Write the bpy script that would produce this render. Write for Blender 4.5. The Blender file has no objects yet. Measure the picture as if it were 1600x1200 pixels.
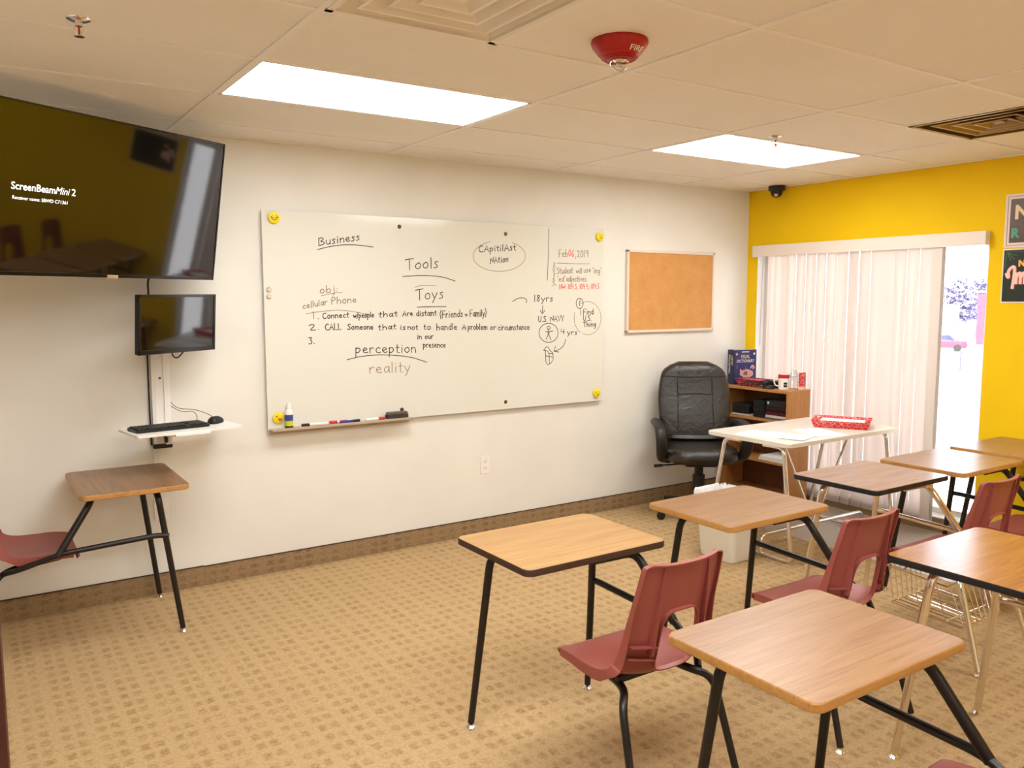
import bpy, bmesh, math, random
from mathutils import Vector, Matrix
from mathutils import noise as mnoise
C = bpy.context.scene.collection
PI = math.pi
random.seed(7)

# ------------------------------------------------------------------ camera
YAW, PITCH, ROLL = 0.5877, -0.1040, -0.0009
CAM_LOC = Vector((-5.361, -4.586, 1.562))
fw = Vector((math.sin(YAW)*math.cos(PITCH), math.cos(YAW)*math.cos(PITCH), math.sin(PITCH)))
rt0 = Vector((math.cos(YAW), -math.sin(YAW), 0)); up0 = rt0.cross(fw)
rt = rt0*math.cos(ROLL) + up0*math.sin(ROLL); up = up0*math.cos(ROLL) - rt0*math.sin(ROLL)
cd = bpy.data.cameras.new('camera'); cam = bpy.data.objects.new('camera', cd); C.objects.link(cam)
M = Matrix((rt, up, -fw)).transposed().to_4x4(); M.translation = CAM_LOC
cam.matrix_world = M
cd.sensor_width = 36; cd.lens = 1290.7/1600*36; cd.clip_start = 0.02; cd.clip_end = 500
bpy.context.scene.camera = cam

# ------------------------------------------------------------------ world, sun, exposure
sc = bpy.context.scene
sc.view_settings.view_transform = 'Standard'; sc.view_settings.look = 'None'
sc.view_settings.gamma = 1.0; sc.view_settings.use_curve_mapping = False
sc.view_settings.exposure = 0.42
w = bpy.data.worlds.new('sky'); sc.world = w; w.use_nodes = True
w.node_tree.nodes['Background'].inputs[0].default_value = (0.80, 0.86, 1.0, 1)
w.node_tree.nodes['Background'].inputs[1].default_value = 4.5
sd = bpy.data.lights.new('sun', 'SUN'); sd.energy = 14.0; sd.angle = 0.02; sd.color = (1, .96, .9)
so_ = bpy.data.objects.new('sun', sd); C.objects.link(so_)
so_.rotation_euler = (0, math.radians(-48), math.radians(12))     # shines away from the building, onto the far side of the yard
LAMP = (0.965, 1.0, 1.02)
LAMP_S = 11.2

H = 2.411; AX = -4.42; AY = -0.925; T4 = 1.2192; T2 = 0.6096

# ------------------------------------------------------------------ materials
def srgb(r, g, b):
    f = lambda c: (c/255/12.92) if c/255 <= .04045 else ((c/255+.055)/1.055)**2.4
    return (f(r), f(g), f(b), 1)
class NB:
    def __init__(s, name):
        s.m = bpy.data.materials.new(name); s.m.use_nodes = True
        s.t = s.m.node_tree; s.n = s.t.nodes; s.b = s.n['Principled BSDF']; s.out = s.n['Material Output']
    def add(s, typ, **kw):
        n = s.n.new(typ)
        for k, v in kw.items(): setattr(n, k, v)
        return n
    def lk(s, a, b): s.t.links.new(a, b)
    def val(s, inp, v):
        if isinstance(v, (int, float)): inp.default_value = v
        else: s.lk(v, inp)
    def math(s, op, a, b=0.0, c=None):
        n = s.add('ShaderNodeMath', operation=op)
        s.val(n.inputs[0], a); s.val(n.inputs[1], b)
        if c is not None: s.val(n.inputs[2], c)
        return n.outputs[0]
    def mix(s, f, a, b):
        n = s.add('ShaderNodeMix', data_type='RGBA')
        s.val(n.inputs[0], f)
        for i, v in ((6, a), (7, b)):
            if isinstance(v, tuple): n.inputs[i].default_value = v
            else: s.lk(v, n.inputs[i])
        return n.outputs[2]
    def coord(s, kind='Object', scale=None):
        tc = s.add('ShaderNodeTexCoord')
        if scale is None: return tc.outputs[kind]
        mp = s.add('ShaderNodeMapping'); mp.inputs['Scale'].default_value = scale
        s.lk(tc.outputs[kind], mp.inputs[0]); return mp.outputs[0]
    def noise(s, co, scale, detail=3, rough=.5, dist=0.0):
        n = s.add('ShaderNodeTexNoise'); s.lk(co, n.inputs['Vector'])
        n.inputs['Scale'].default_value = scale; n.inputs['Detail'].default_value = detail
        n.inputs['Roughness'].default_value = rough; n.inputs['Distortion'].default_value = dist
        return n.outputs[0]
    def step(s, v, lo, hi):
        n = s.add('ShaderNodeMapRange'); n.clamp = True
        s.val(n.inputs[0], v); n.inputs[1].default_value = lo; n.inputs[2].default_value = hi
        return n.outputs[0]
    def bump(s, h, strength=.2, dist=.002):
        n = s.add('ShaderNodeBump'); n.inputs['Strength'].default_value = strength; n.inputs['Distance'].default_value = dist
        s.lk(h, n.inputs['Height']); s.lk(n.outputs[0], s.b.inputs['Normal'])
def P(name, col, rough=.5, metal=0.0, spec=.5, bump=None, coat=0.0, emit=0.0, ecol=None, trans=0.0, ior=1.45):
    k = NB(name); b = k.b.inputs
    b['Base Color'].default_value = col if len(col) == 4 else col+(1,)
    b['Roughness'].default_value = rough; b['Metallic'].default_value = metal; b['Specular IOR Level'].default_value = spec
    b['Coat Weight'].default_value = coat; b['IOR'].default_value = ior; b['Transmission Weight'].default_value = trans
    if emit: b['Emission Color'].default_value = ecol or col; b['Emission Strength'].default_value = emit
    if bump: k.bump(k.noise(k.coord(), bump[0], 4), bump[1], bump[2])
    return k.m

def wall_mat(name, col, rough=.72):
    k = NB(name); co = k.coord()
    n = k.noise(co, 2.5, 3)
    c2 = tuple(min(1, v*.96) for v in col[:3])+(1,)
    k.lk(k.mix(k.step(n, .35, .65), col, c2), k.b.inputs['Base Color'])
    k.b.inputs['Roughness'].default_value = rough; k.b.inputs['Specular IOR Level'].default_value = .3
    k.bump(k.noise(co, 220, 3), .12, .001)
    return k.m
M_CREAM = wall_mat('cream_paint', srgb(235, 230, 219))
M_YELLOW = wall_mat('yellow_paint', srgb(246, 201, 0), .75)
M_WHITEPAINT = P('white_paint', srgb(238, 234, 228), .5)

def carpet(name, base, dark, px=.112, py=.055, swap=None):
    k = NB(name); co = k.coord(); sp = k.add('ShaderNodeSeparateXYZ')
    nz = k.add('ShaderNodeTexNoise'); k.lk(co, nz.inputs['Vector']); nz.inputs['Scale'].default_value = 60
    vm = k.add('ShaderNodeVectorMath', operation='SCALE'); vs = k.add('ShaderNodeVectorMath', operation='SUBTRACT')
    k.lk(nz.outputs['Color'], vs.inputs[0]); vs.inputs[1].default_value = (.5, .5, .5)
    k.lk(vs.outputs[0], vm.inputs[0]); vm.inputs['Scale'].default_value = .016
    va = k.add('ShaderNodeVectorMath', operation='ADD'); k.lk(co, va.inputs[0]); k.lk(vm.outputs[0], va.inputs[1])
    k.lk(va.outputs[0], sp.inputs[0])
    X, Y = sp.outputs[0], sp.outputs[1 if swap is None else 2]
    fx = k.math('FRACT', k.math('DIVIDE', X, px)); fy = k.math('FRACT', k.math('DIVIDE', Y, py))
    def band(v, lo, hi): return k.math('MULTIPLY', k.step(v, lo-.06, lo+.06), k.math('SUBTRACT', 1.0, k.step(v, hi-.06, hi+.06)))
    sq = k.math('MULTIPLY', k.math('ADD', band(fx, .06, .33), band(fx, .47, .74)), band(fy, .18, .76))
    big = k.noise(co, 7, 3, .6)
    sq = k.math('MULTIPLY', sq, k.step(big, .22, .62))
    fine = k.noise(co, 210, 3, .8); mid = k.noise(co, 70, 4, .75)
    f = k.math('ADD', k.math('MULTIPLY', sq, .52), k.math('MULTIPLY', k.math('SUBTRACT', fine, .47), 2.2))
    f = k.math('ADD', f, k.math('MULTIPLY', k.math('SUBTRACT', mid, .47), 2.0))
    cl = k.add('ShaderNodeClamp'); k.lk(f, cl.inputs[0])
    k.lk(k.mix(cl.outputs[0], base, dark), k.b.inputs['Base Color'])
    k.b.inputs['Roughness'].default_value = .95; k.b.inputs['Specular IOR Level'].default_value = .1
    k.bump(fine, .5, .004)
    return k.m
M_CARPET = carpet('loop_carpet', srgb(192, 161, 118), srgb(144, 112, 73), .112, .074)
M_BASE = carpet('carpet_base_cove', srgb(160, 132, 98), srgb(112, 88, 60), .16, .042, True)
M_BASEEDGE = P('carpet_base_binding', srgb(72, 50, 32), .9)

def tile_mat():
    k = NB('ceiling_tile'); co = k.coord()
    n = k.noise(co, 260, 2, .6); s = k.step(n, .60, .72)
    big = k.step(k.noise(co, 1.3, 2), .3, .7)
    base = k.mix(big, srgb(247, 243, 236), srgb(243, 238, 229))
    k.lk(k.mix(k.math('MULTIPLY', s, .28), base, srgb(130, 105, 80)), k.b.inputs['Base Color'])
    k.b.inputs['Roughness'].default_value = .95; k.b.inputs['Specular IOR Level'].default_value = .1
    k.bump(n, .25, .002); return k.m
M_TILE = tile_mat()
M_TEE = P('ceiling_tee_paint', srgb(246, 242, 235), .6)

def wood(name, a, b, c, rough=.33, scale=1.0, spec=.5, axis=0):
    k = NB(name)
    sc_ = [16, 16, 16]; sc_[axis] = 1.6
    co = k.coord('Object', tuple(v*scale for v in sc_))
    g = k.noise(co, 1.0, 6, .62, 1.6)
    sc2 = [130, 130, 130]; sc2[axis] = 5
    fine = k.noise(k.coord('Object', tuple(v*scale for v in sc2)), 1.0, 3, .6)
    col = k.mix(k.step(g, .36, .64), a, b)
    col = k.mix(k.math('MULTIPLY', k.step(fine, .50, .72), .55), col, c)
    k.lk(col, k.b.inputs['Base Color']); k.b.inputs['Roughness'].default_value = rough
    k.b.inputs['Specular IOR Level'].default_value = spec
    k.bump(fine, .04, .0005); return k.m
W_OAK = wood('honey_oak_laminate', srgb(192, 150, 94), srgb(176, 132, 78), srgb(148, 104, 57), .36)
W_TAN = wood('tan_wood_laminate', srgb(162, 122, 82), srgb(144, 105, 68), srgb(118, 84, 53), .33)
W_WALNUT = wood('light_walnut_laminate', srgb(160, 124, 95), srgb(143, 107, 79), srgb(116, 84, 58), .24)
W_AMBER = wood('amber_walnut_laminate', srgb(174, 118, 62), srgb(152, 97, 46), srgb(122, 76, 36), .22)
W_GREY = wood('grey_walnut_laminate', srgb(150, 112, 76), srgb(128, 93, 62), srgb(104, 74, 48), .35)
W_NEAR = wood('brown_wood_laminate', srgb(158, 118, 80), srgb(140, 100, 65), srgb(110, 76, 47), .33)
M_EDGEWOOD = wood('wood_edge_band', srgb(192, 140, 74), srgb(176, 124, 62), srgb(148, 100, 48), .4)
M_EDGEDARK = P('scuffed_brown_edge_band', srgb(66, 42, 28), .55, bump=(90, .5, .002))
M_EDGEBLACK = P('black_edge_band', srgb(26, 22, 24), .4)
W_CASE = wood('honey_bookcase_veneer', srgb(198, 140, 76), srgb(182, 124, 64), srgb(150, 98, 50), .45, axis=2)
M_BLACKTUBE = P('black_enamel_tube', srgb(27, 21, 18), .35, bump=(60, .05, .001))
M_CHROME = P('chrome_tube', (.80, .74, .66, 1), .16, 1.0)
M_STEEL = P('chrome_bright', (.86, .84, .82, 1), .18, 1.0)
M_SHELL = P('maroon_plastic', srgb(150, 76, 67), .40, bump=(500, .12, .0006))
M_BOARD = P('white_glass_board', srgb(226, 223, 210), .09, 0, .5)
M_ALU = P('brushed_aluminium', (.72, .68, .62, 1), .35, 1.0)
M_LEDGE = P('grey_ledge', srgb(190, 172, 150), .4, .2)
M_INK = P('ink_dark_brown', srgb(48, 30, 20), .6)
M_INKFAINT = P('ink_faded', srgb(140, 112, 84), .6)
M_INKRED = P('ink_red', srgb(226, 84, 74), .6)
M_INKPURPLE = P('ink_purple', srgb(104, 92, 130), .6)
M_SMILEY = P('smiley_yellow', srgb(240, 214, 20), .45)
M_BROWN = P('bronze_cap', srgb(104, 76, 54), .35, .6)
M_TVBEZEL = P('tv_black_gloss', srgb(16, 13, 12), .15)
M_SCREEN = P('dark_glossy_screen', srgb(14, 9, 7), .045, 0, .9)
M_PLASTICBLK = P('black_plastic', srgb(24, 22, 22), .45)
M_KEYS = P('black_keycaps', srgb(36, 33, 31), .5)
M_PLASTICWHT = P('white_plastic', srgb(240, 234, 226), .4)
M_TXT = P('screen_white_text', (1, 1, 1, 1), .5, emit=1.1)
M_LEATHER = None
def leather():
    k = NB('black_leather'); co = k.coord()
    n1 = k.noise(co, 15, 5, .58, 1.5); n2 = k.noise(co, 300, 2)
    h = k.math('ADD', n1, k.math('MULTIPLY', n2, .12))
    k.lk(k.mix(k.step(n1, .3, .7), srgb(27, 22, 18), srgb(42, 34, 28)), k.b.inputs['Base Color'])
    k.b.inputs['Roughness'].default_value = .27; k.b.inputs['Specular IOR Level'].default_value = .6
    k.bump(h, .38, .02); return k.m
M_LEATHER = leather()
M_SEAM = P('leather_seam', srgb(18, 14, 12), .7)
def cork():
    k = NB('cork'); co = k.coord()
    n = k.noise(co, 160, 3, .7); b = k.noise(co, 9, 3)
    col = k.mix(k.step(b, .3, .7), srgb(216, 158, 92), srgb(206, 146, 80))
    k.lk(k.mix(k.math('MULTIPLY', k.step(n, .52, .7), .5), col, srgb(168, 110, 56)), k.b.inputs['Base Color'])
    k.b.inputs['Roughness'].default_value = .9; k.bump(n, .3, .001); return k.m
M_CORK = cork()
def thin_glass(name, tint=(1, 1, 1, 1), k_=1.0):
    k = NB(name); k.n.remove(k.b)
    t = k.add('ShaderNodeBsdfTransparent'); t.inputs[0].default_value = tint
    g = k.add('ShaderNodeBsdfGlossy'); g.inputs['Roughness'].default_value = .02
    fr = k.add('ShaderNodeFresnel'); fr.inputs[0].default_value = 1.45
    m = k.add('ShaderNodeMixShader'); k.lk(k.math('MULTIPLY', fr.outputs[0], k_), m.inputs[0]); k.lk(t.outputs[0], m.inputs[1]); k.lk(g.outputs[0], m.inputs[2])
    k.lk(m.outputs[0], k.out.inputs[0]); return k.m
M_GLASS = thin_glass('window_glass')
M_CLEAR = thin_glass('clear_plastic', (.95, .94, .92, 1), .45)
def blindmat():
    k = NB('blind_vinyl'); tr = k.add('ShaderNodeBsdfTranslucent'); tr.inputs[0].default_value = srgb(235, 225, 245)
    k.b.inputs['Base Color'].default_value = srgb(232, 219, 208); k.b.inputs['Roughness'].default_value = .6
    m = k.add('ShaderNodeMixShader'); m.inputs[0].default_value = .02
    k.lk(k.b.outputs[0], m.inputs[1]); k.lk(tr.outputs[0], m.inputs[2]); k.lk(m.outputs[0], k.out.inputs[0]); return k.m
M_BLIND = blindmat()
M_PANEL = P('troffer_diffuser', (1, 1, 1, 1), .5, emit=LAMP_S, ecol=LAMP+(1,))
M_PAPER = P('white_paper', srgb(246, 244, 240), .7)
M_WHITETOP = P('white_laminate', srgb(228, 219, 205), .25)
M_REDPLASTIC = P('alarm_red', srgb(176, 28, 20), .4)
M_MAT = P('pale_grey_vinyl_mat', srgb(176, 164, 150), .38)
M_BIN = P('offwhite_bin_plastic', srgb(222, 214, 196), .5)
M_BAG = P('white_bin_liner', srgb(240, 238, 234), .35, bump=(60, .8, .01))
M_DOOR = P('dark_mahogany', srgb(70, 24, 14), .4)

# ------------------------------------------------------------------ mesh helpers
def mesh_from(name, bm, mats, smooth=True, angle=40):
    me = bpy.data.meshes.new(name); bm.normal_update(); bm.to_mesh(me); bm.free()
    if not isinstance(mats, (list, tuple)): mats = [mats]
    for m in mats: me.materials.append(m)
    if smooth:
        me.polygons.foreach_set('use_smooth', [True]*len(me.polygons)); me.set_sharp_from_angle(angle=math.radians(angle))
    return me
def obj(name, bm, mats, parent=None, smooth=True, angle=40, loc=None, rot=None):
    me = mesh_from(name, bm, mats, smooth, angle) if isinstance(bm, bmesh.types.BMesh) else bm
    o = bpy.data.objects.new(name, me); C.objects.link(o)
    if smooth:
        wn = o.modifiers.new('weighted_normal', 'WEIGHTED_NORMAL'); wn.keep_sharp = True; wn.weight = 50
    if parent: o.parent = parent
    if loc is not None: o.location = loc
    if rot is not None: o.rotation_euler = rot
    return o
def tag(o, label, cat, group=None):
    o['label'] = label; o['category'] = cat
    if group: o['group'] = group
    return o
def thing(name, label, cat, loc=(0, 0, 0), rot=(0, 0, 0), group=None):
    o = bpy.data.objects.new(name, None); C.objects.link(o); o.location = loc; o.rotation_euler = rot
    o.empty_display_size = .1
    return tag(o, label, cat, group)
def struct(name, bm, mats, **kw):
    o = obj(name, bm, mats, **kw); o['kind'] = 'structure'; return o
def dup(root, loc, rotz, label, group=None):
    r = root.copy(); C.objects.link(r); r.location = loc; r.rotation_euler = (0, 0, rotz); r['label'] = label
    if group: r['group'] = group
    for ch in list(root.children):
        c = ch.copy(); C.objects.link(c); c.parent = r
        for g in ch.children:
            d = g.copy(); C.objects.link(d); d.parent = c
    return r
def BM(): return bmesh.new()
def box(bm, lo, hi, bev=0.0, seg=2, mi=0, mat=None):
    b2 = bmesh.new(); bmesh.ops.create_cube(b2, size=1)
    c = [(a+b)/2 for a, b in zip(lo, hi)]; s = [abs(b-a) for a, b in zip(lo, hi)]
    for v in b2.verts: v.co = Vector((c[0]+v.co.x*s[0], c[1]+v.co.y*s[1], c[2]+v.co.z*s[2]))
    if bev: bmesh.ops.bevel(b2, geom=b2.edges[:], offset=min(bev, min(s)*.49), segments=seg, profile=.5, affect='EDGES')
    merge(bm, b2, mi, mat)
def merge(bm, b2, mi=0, mat=None):
    if mat is not None: bmesh.ops.transform(b2, matrix=mat, verts=b2.verts[:])
    mp = {v: bm.verts.new(v.co) for v in b2.verts}
    for f in b2.faces:
        try:
            g = bm.faces.new([mp[v] for v in f.verts]); g.material_index = mi
        except ValueError: pass
    b2.free()
def fillet(pts, d, n=5):
    pts = [Vector(p) for p in pts]; out = [pts[0]]
    for i in range(1, len(pts)-1):
        a, b, c = pts[i-1], pts[i], pts[i+1]
        d1 = min(d, (a-b).length*.48); d2 = min(d, (c-b).length*.48)
        p = b+(a-b).normalized()*d1; r = b+(c-b).normalized()*d2
        for k in range(n+1):
            t = k/n; out.append(p*(1-t)**2+b*2*t*(1-t)+r*t*t)
    out.append(pts[-1]); return out
def tube(bm, pts, r, seg=10, bend=0, r2=None, mi=0, caps=True, closed=False, sy=1.0):
    pts = fillet(pts, bend) if bend else [Vector(p) for p in pts]
    n = len(pts); r2 = r if r2 is None else r2
    L = [0]
    for i in range(1, n): L.append(L[-1]+(pts[i]-pts[i-1]).length)
    rings = []; nv = None
    for i in range(n):
        if closed: t = (pts[(i+1) % n]-pts[i-1])
        else: t = pts[min(i+1, n-1)]-pts[max(i-1, 0)]
        t.normalize()
        if nv is None:
            nv = t.cross(Vector((0, 0, 1)))
            if nv.length < .05: nv = t.cross(Vector((0, 1, 0)))
            nv.normalize()
        nv = (nv-t*nv.dot(t)).normalized(); bv = t.cross(nv)
        rr = r+(r2-r)*(L[i]/max(L[-1], 1e-9))
        rings.append([bm.verts.new(pts[i]+nv*math.cos(2*PI*k/seg)*rr+bv*math.sin(2*PI*k/seg)*rr*sy) for k in range(seg)])
    m = n if closed else n-1
    for i in range(m):
        a, b = rings[i], rings[(i+1) % n]
        for k in range(seg):
            f = bm.faces.new((a[k], a[(k+1) % seg], b[(k+1) % seg], b[k])); f.material_index = mi
    if caps and not closed:
        bm.faces.new(rings[0][::-1]).material_index = mi; bm.faces.new(rings[-1]).material_index = mi
def lathe(bm, prof, seg=24, mi=0, mat=None, cap=True):
    b2 = bmesh.new(); rings = []
    for r, z in prof: rings.append([b2.verts.new((r*math.cos(2*PI*k/seg), r*math.sin(2*PI*k/seg), z)) for k in range(seg)])
    for a, b in zip(rings, rings[1:]):
        for k in range(seg): b2.faces.new((a[k], a[(k+1) % seg], b[(k+1) % seg], b[k]))
    if cap:
        if prof[0][0] > 1e-6: b2.faces.new(rings[0][::-1])
        if prof[-1][0] > 1e-6: b2.faces.new(rings[-1])
    bmesh.ops.remove_doubles(b2, verts=b2.verts[:], dist=1e-6)
    merge(bm, b2, mi, mat)
def rrect(w, d, r, n=6):
    out = []
    for cx, cy, a0 in ((w/2-r, d/2-r, 0), (-w/2+r, d/2-r, 90), (-w/2+r, -d/2+r, 180), (w/2-r, -d/2+r, 270)):
        for k in range(n+1):
            a = math.radians(a0+90*k/n); out.append((cx+r*math.cos(a), cy+r*math.sin(a)))
    return out
def prism(bm, outline, z0, z1, mi=0, bev=0.0, mat=None):
    b2 = bmesh.new()
    a = [b2.verts.new((x, y, z0)) for x, y in outline]; b = [b2.verts.new((x, y, z1)) for x, y in outline]
    n = len(a); b2.faces.new(a[::-1]); b2.faces.new(b)
    for k in range(n): b2.faces.new((a[k], a[(k+1) % n], b[(k+1) % n], b[k]))
    if bev:
        ed = [e for e in b2.edges if abs(e.verts[0].co.z-e.verts[1].co.z) < 1e-7]
        bmesh.ops.bevel(b2, geom=ed, offset=bev, segments=2, profile=.5, affect='EDGES')
    merge(bm, b2, mi, mat)
def loft(bm, rings, seg=28, mi=0, mat=None):
    """rings: (cx, cy, cz, hx, hy, n): superellipse sections stacked along z."""
    b2 = bmesh.new(); R = []
    for cx, cy, cz, hx, hy, n in rings:
        ring = []
        for k in range(seg):
            a = 2*PI*k/seg; c, s = math.cos(a), math.sin(a)
            ring.append(b2.verts.new((cx+hx*math.copysign(abs(c)**(2/n), c), cy+hy*math.copysign(abs(s)**(2/n), s), cz)))
        R.append(ring)
    for a, b in zip(R, R[1:]):
        for k in range(seg): b2.faces.new((a[k], a[(k+1) % seg], b[(k+1) % seg], b[k]))
    b2.faces.new(R[0][::-1]); b2.faces.new(R[-1]); merge(bm, b2, mi, mat)
def text_bm(s, size, align='LEFT', extrude=0.0, bold=0.0, shear=0.0, spacing=1.0):
    cu = bpy.data.curves.new('lettering', 'FONT'); cu.body = s; cu.size = size; cu.align_x = align; cu.extrude = extrude
    cu.offset = bold; cu.shear = shear; cu.space_character = spacing; cu.resolution_u = 3
    o = bpy.data.objects.new('lettering', cu); C.objects.link(o)
    dg = bpy.context.evaluated_depsgraph_get(); me = bpy.data.meshes.new_from_object(o.evaluated_get(dg))
    bm = bmesh.new(); bm.from_mesh(me); bpy.data.meshes.remove(me); bpy.data.objects.remove(o); bpy.data.curves.remove(cu)
    return bm
def fit_width(bm, w):
    xs = [v.co.x for v in bm.verts]; s = w/(max(xs)-min(xs)); x0 = min(xs)
    for v in bm.verts: v.co.x = (v.co.x-x0)*s
    return bm
def frameM(o, x, y):
    """matrix whose local x, y run along the vectors x and y from o."""
    x = Vector(x).normalized(); y = Vector(y).normalized(); z = x.cross(y)
    m = Matrix((x, y, z)).transposed().to_4x4(); m.translation = Vector(o); return m

# ================================================================== the room
RX0, RY0 = -6.6, -7.2
bm = BM(); box(bm, (RX0-.15, RY0-.15, -.12), (.16, .14, 0)); struct('floor', bm, M_CARPET)
bm = BM(); box(bm, (RX0-.15, 0, 0), (.16, .14, 2.62)); struct('wall_front', bm, M_CREAM)
bm = BM(); box(bm, (RX0-.15, RY0, 0), (RX0, 0, 2.62)); struct('wall_left', bm, M_CREAM)
bm = BM(); box(bm, (RX0-.15, RY0-.15, 0), (.16, RY0, 2.62)); struct('wall_back', bm, M_CREAM)
WY0, WY1, WZ0, WZ1 = -1.905, -.10, .098, 1.965
bm = BM()
box(bm, (0, RY0, 0), (.16, WY0, 2.62)); box(bm, (0, WY1, 0), (.16, 0, 2.62))
box(bm, (0, WY0, 0), (.16, WY1, WZ0)); box(bm, (0, WY0, WZ1), (.16, WY1, 2.62))
struct('wall_right', bm, M_YELLOW)
bm = BM()          # white plaster reveal lining the opening
box(bm, (.002, WY0, WZ0), (.158, WY0+.006, WZ1)); box(bm, (.002, WY1-.006, WZ0), (.158, WY1, WZ1))
box(bm, (.002, WY0, WZ1-.006), (.158, WY1, WZ1)); box(bm, (-.012, WY0, WZ0), (.158, WY1, WZ0+.008))
struct('trim_1', bm, M_WHITEPAINT)
bm = BM()
y0, y1, z0, z1 = WY0+.006, WY1-.006, WZ0+.008, WZ1-.006
for a, b in (((y0, z0), (y1, z0+.04)), ((y0, z1-.04), (y1, z1)), ((y0, z0), (y0+.022, z1)), ((y1-.04, z0), (y1, z1)), ((-1.02, z0), (-.98, z1))):
    box(bm, (.085, a[0], a[1]), (.13, b[0], b[1]), .003)
win = struct('window_1', bm, M_ALU)
bm = BM(); box(bm, (.105, y0+.02, z0+.03), (.109, y1-.03, z1-.03)); o = obj('window_pane', bm, M_GLASS, win); o['kind'] = 'structure'
bm = BM(); box(bm, (-4.33, -.014, 0), (-.012, 0, .104), .004); box(bm, (RX0, -.0145, 0), (-4.33, 0, .107), .004)
struct('baseboard_front', bm, [M_BASE])
bm = BM(); box(bm, (-4.33, -.0146, .1035), (-.012, 0, .107), .001); box(bm, (RX0, -.015, .1065), (-4.331, 0, .110), .001); struct('trim_2', bm, M_BASEEDGE)
bm = BM(); box(bm, (-.014, RY0, 0), (0, -.014, .096), .004); struct('baseboard_right', bm, M_BASE)
bm = BM(); box(bm, (RX0, RY0, 0), (RX0+.014, -.014, .104), .004); struct('baseboard_left', bm, M_BASE)
# open door leaf just inside the left edge of the view
bm = BM(); box(bm, (-5.398, -4.12, .012), (-5.353, -3.28, 2.05), .003)
dr = struct('door_1', bm, M_DOOR)
bm = BM(); lathe(bm, [(.0, 0), (.03, 0), (.03, .008), (.012, .012), (.012, .05)], 16); tube(bm, [(0, 0, .05), (.11, 0, .055)], .010)
o = obj('door_handle', bm, M_ALU, dr, loc=(-5.398, -3.36, 1.0), rot=(PI/2, 0, -PI/2)); o['kind'] = 'structure'

# ------------------------------------------------------------------ suspended ceiling
LIGHTS = [(0, 0), (2, 0), (-1, 3), (0, 4), (2, 4), (-1, 8), (0, 8)]
VENTS = [(0, 2, 0), (2, 2, 1)]
bm = BM(); tees = BM()
def clip(v, a, b): return max(a, min(b, v))
def tile(x0, x1, ya, yb):
    x0, x1 = clip(x0, RX0, 0), clip(x1, RX0, 0); ya, yb = clip(ya, RY0, 0), clip(yb, RY0, 0)
    if x1-x0 > .02 and yb-ya > .02: box(bm, (x0+.001, ya+.001, H+.004), (x1-.001, yb-.001, H+.02))
for k in range(-2, 4):
    x0 = AX+T4*k; x1 = x0+T4
    for j in range(-2, 11):
        yb = AY-T2*j; ya = yb-T2
        if (k, j) in LIGHTS: continue
        v = [s for (a, b, s) in VENTS if (a, b) == (k, j)]
        if v: tile(*((x0+T2, x1) if v[0] == 0 else (x0, x0+T2)), ya, yb); continue
        tile(x0, x1, ya, yb)
box(bm, (RX0, RY0, 2.58), (0, 0, 2.62))  # unseen slab over the tiles, added to block light from above
struct('ceiling', bm, M_TILE, smooth=False)
for k in range(-1, 4):
    x = AX+T4*k; box(tees, (x-.012, RY0, H-.001), (x+.012, 0, H+.006))
for j in range(-1, 11):
    y = AY-T2*j; box(tees, (RX0, y-.0115, H), (0, y+.0115, H+.0055))
for (k, j, s) in VENTS: x = AX+T4*k+T2; box(tees, (x-.0115, AY-T2*(j+1), H), (x+.0115, AY-T2*j, H+.0055))
box(tees, (RX0, -.018, H-.002), (0, 0, H+.006)); box(tees, (-.018, RY0, H-.002), (0, 0, H+.006))
struct('trim_3', tees, M_TEE, smooth=False)

LLAB = {(0, 0): 'bright rectangular ceiling light panel above the whiteboard, nearer the television', (2, 0): 'bright rectangular ceiling light panel beside the small black dome camera corner',
        (-1, 3): 'added unseen light panel above the dark mahogany door, brightening the left wall',  # out-of-view panel added to brighten the lower left wall and floor
        (0, 4): 'bright ceiling light panel directly above the largest nearest desk', (2, 4): 'bright ceiling light panel above the nearer row of desks, window side',
        (-1, 8): 'bright ceiling light panel over the rear of the room, nearest the rear corner', (0, 8): 'bright ceiling light panel over the rear of the room, second from the corner'}
for k, j in LIGHTS:
    cx = AX+T4*(k+.5); cy = AY-T2*(j+.5)
    t = thing('ceiling_light', LLAB[(k, j)], 'ceiling light', (cx, cy, H), group='ceiling light panels')
    hx, hy = T4/2-.013, T2/2-.013
    bm = BM(); box(bm, (-hx+.012, -hy+.012, .004), (hx-.012, hy-.012, .008)); obj('diffuser', bm, M_PANEL, t, smooth=False)
    bm = BM()
    for a, b in (((-hx, -hy), (hx, -hy+.012)), ((-hx, hy-.012), (hx, hy)), ((-hx, -hy), (-hx+.012, hy)), ((hx-.012, -hy), (hx, hy))): box(bm, (a[0], a[1], .001), (b[0], b[1], .07))
    box(bm, (-hx, -hy, .066), (hx, hy, .08)); obj('light_frame', bm, M_WHITEPAINT, t, smooth=False)

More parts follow.
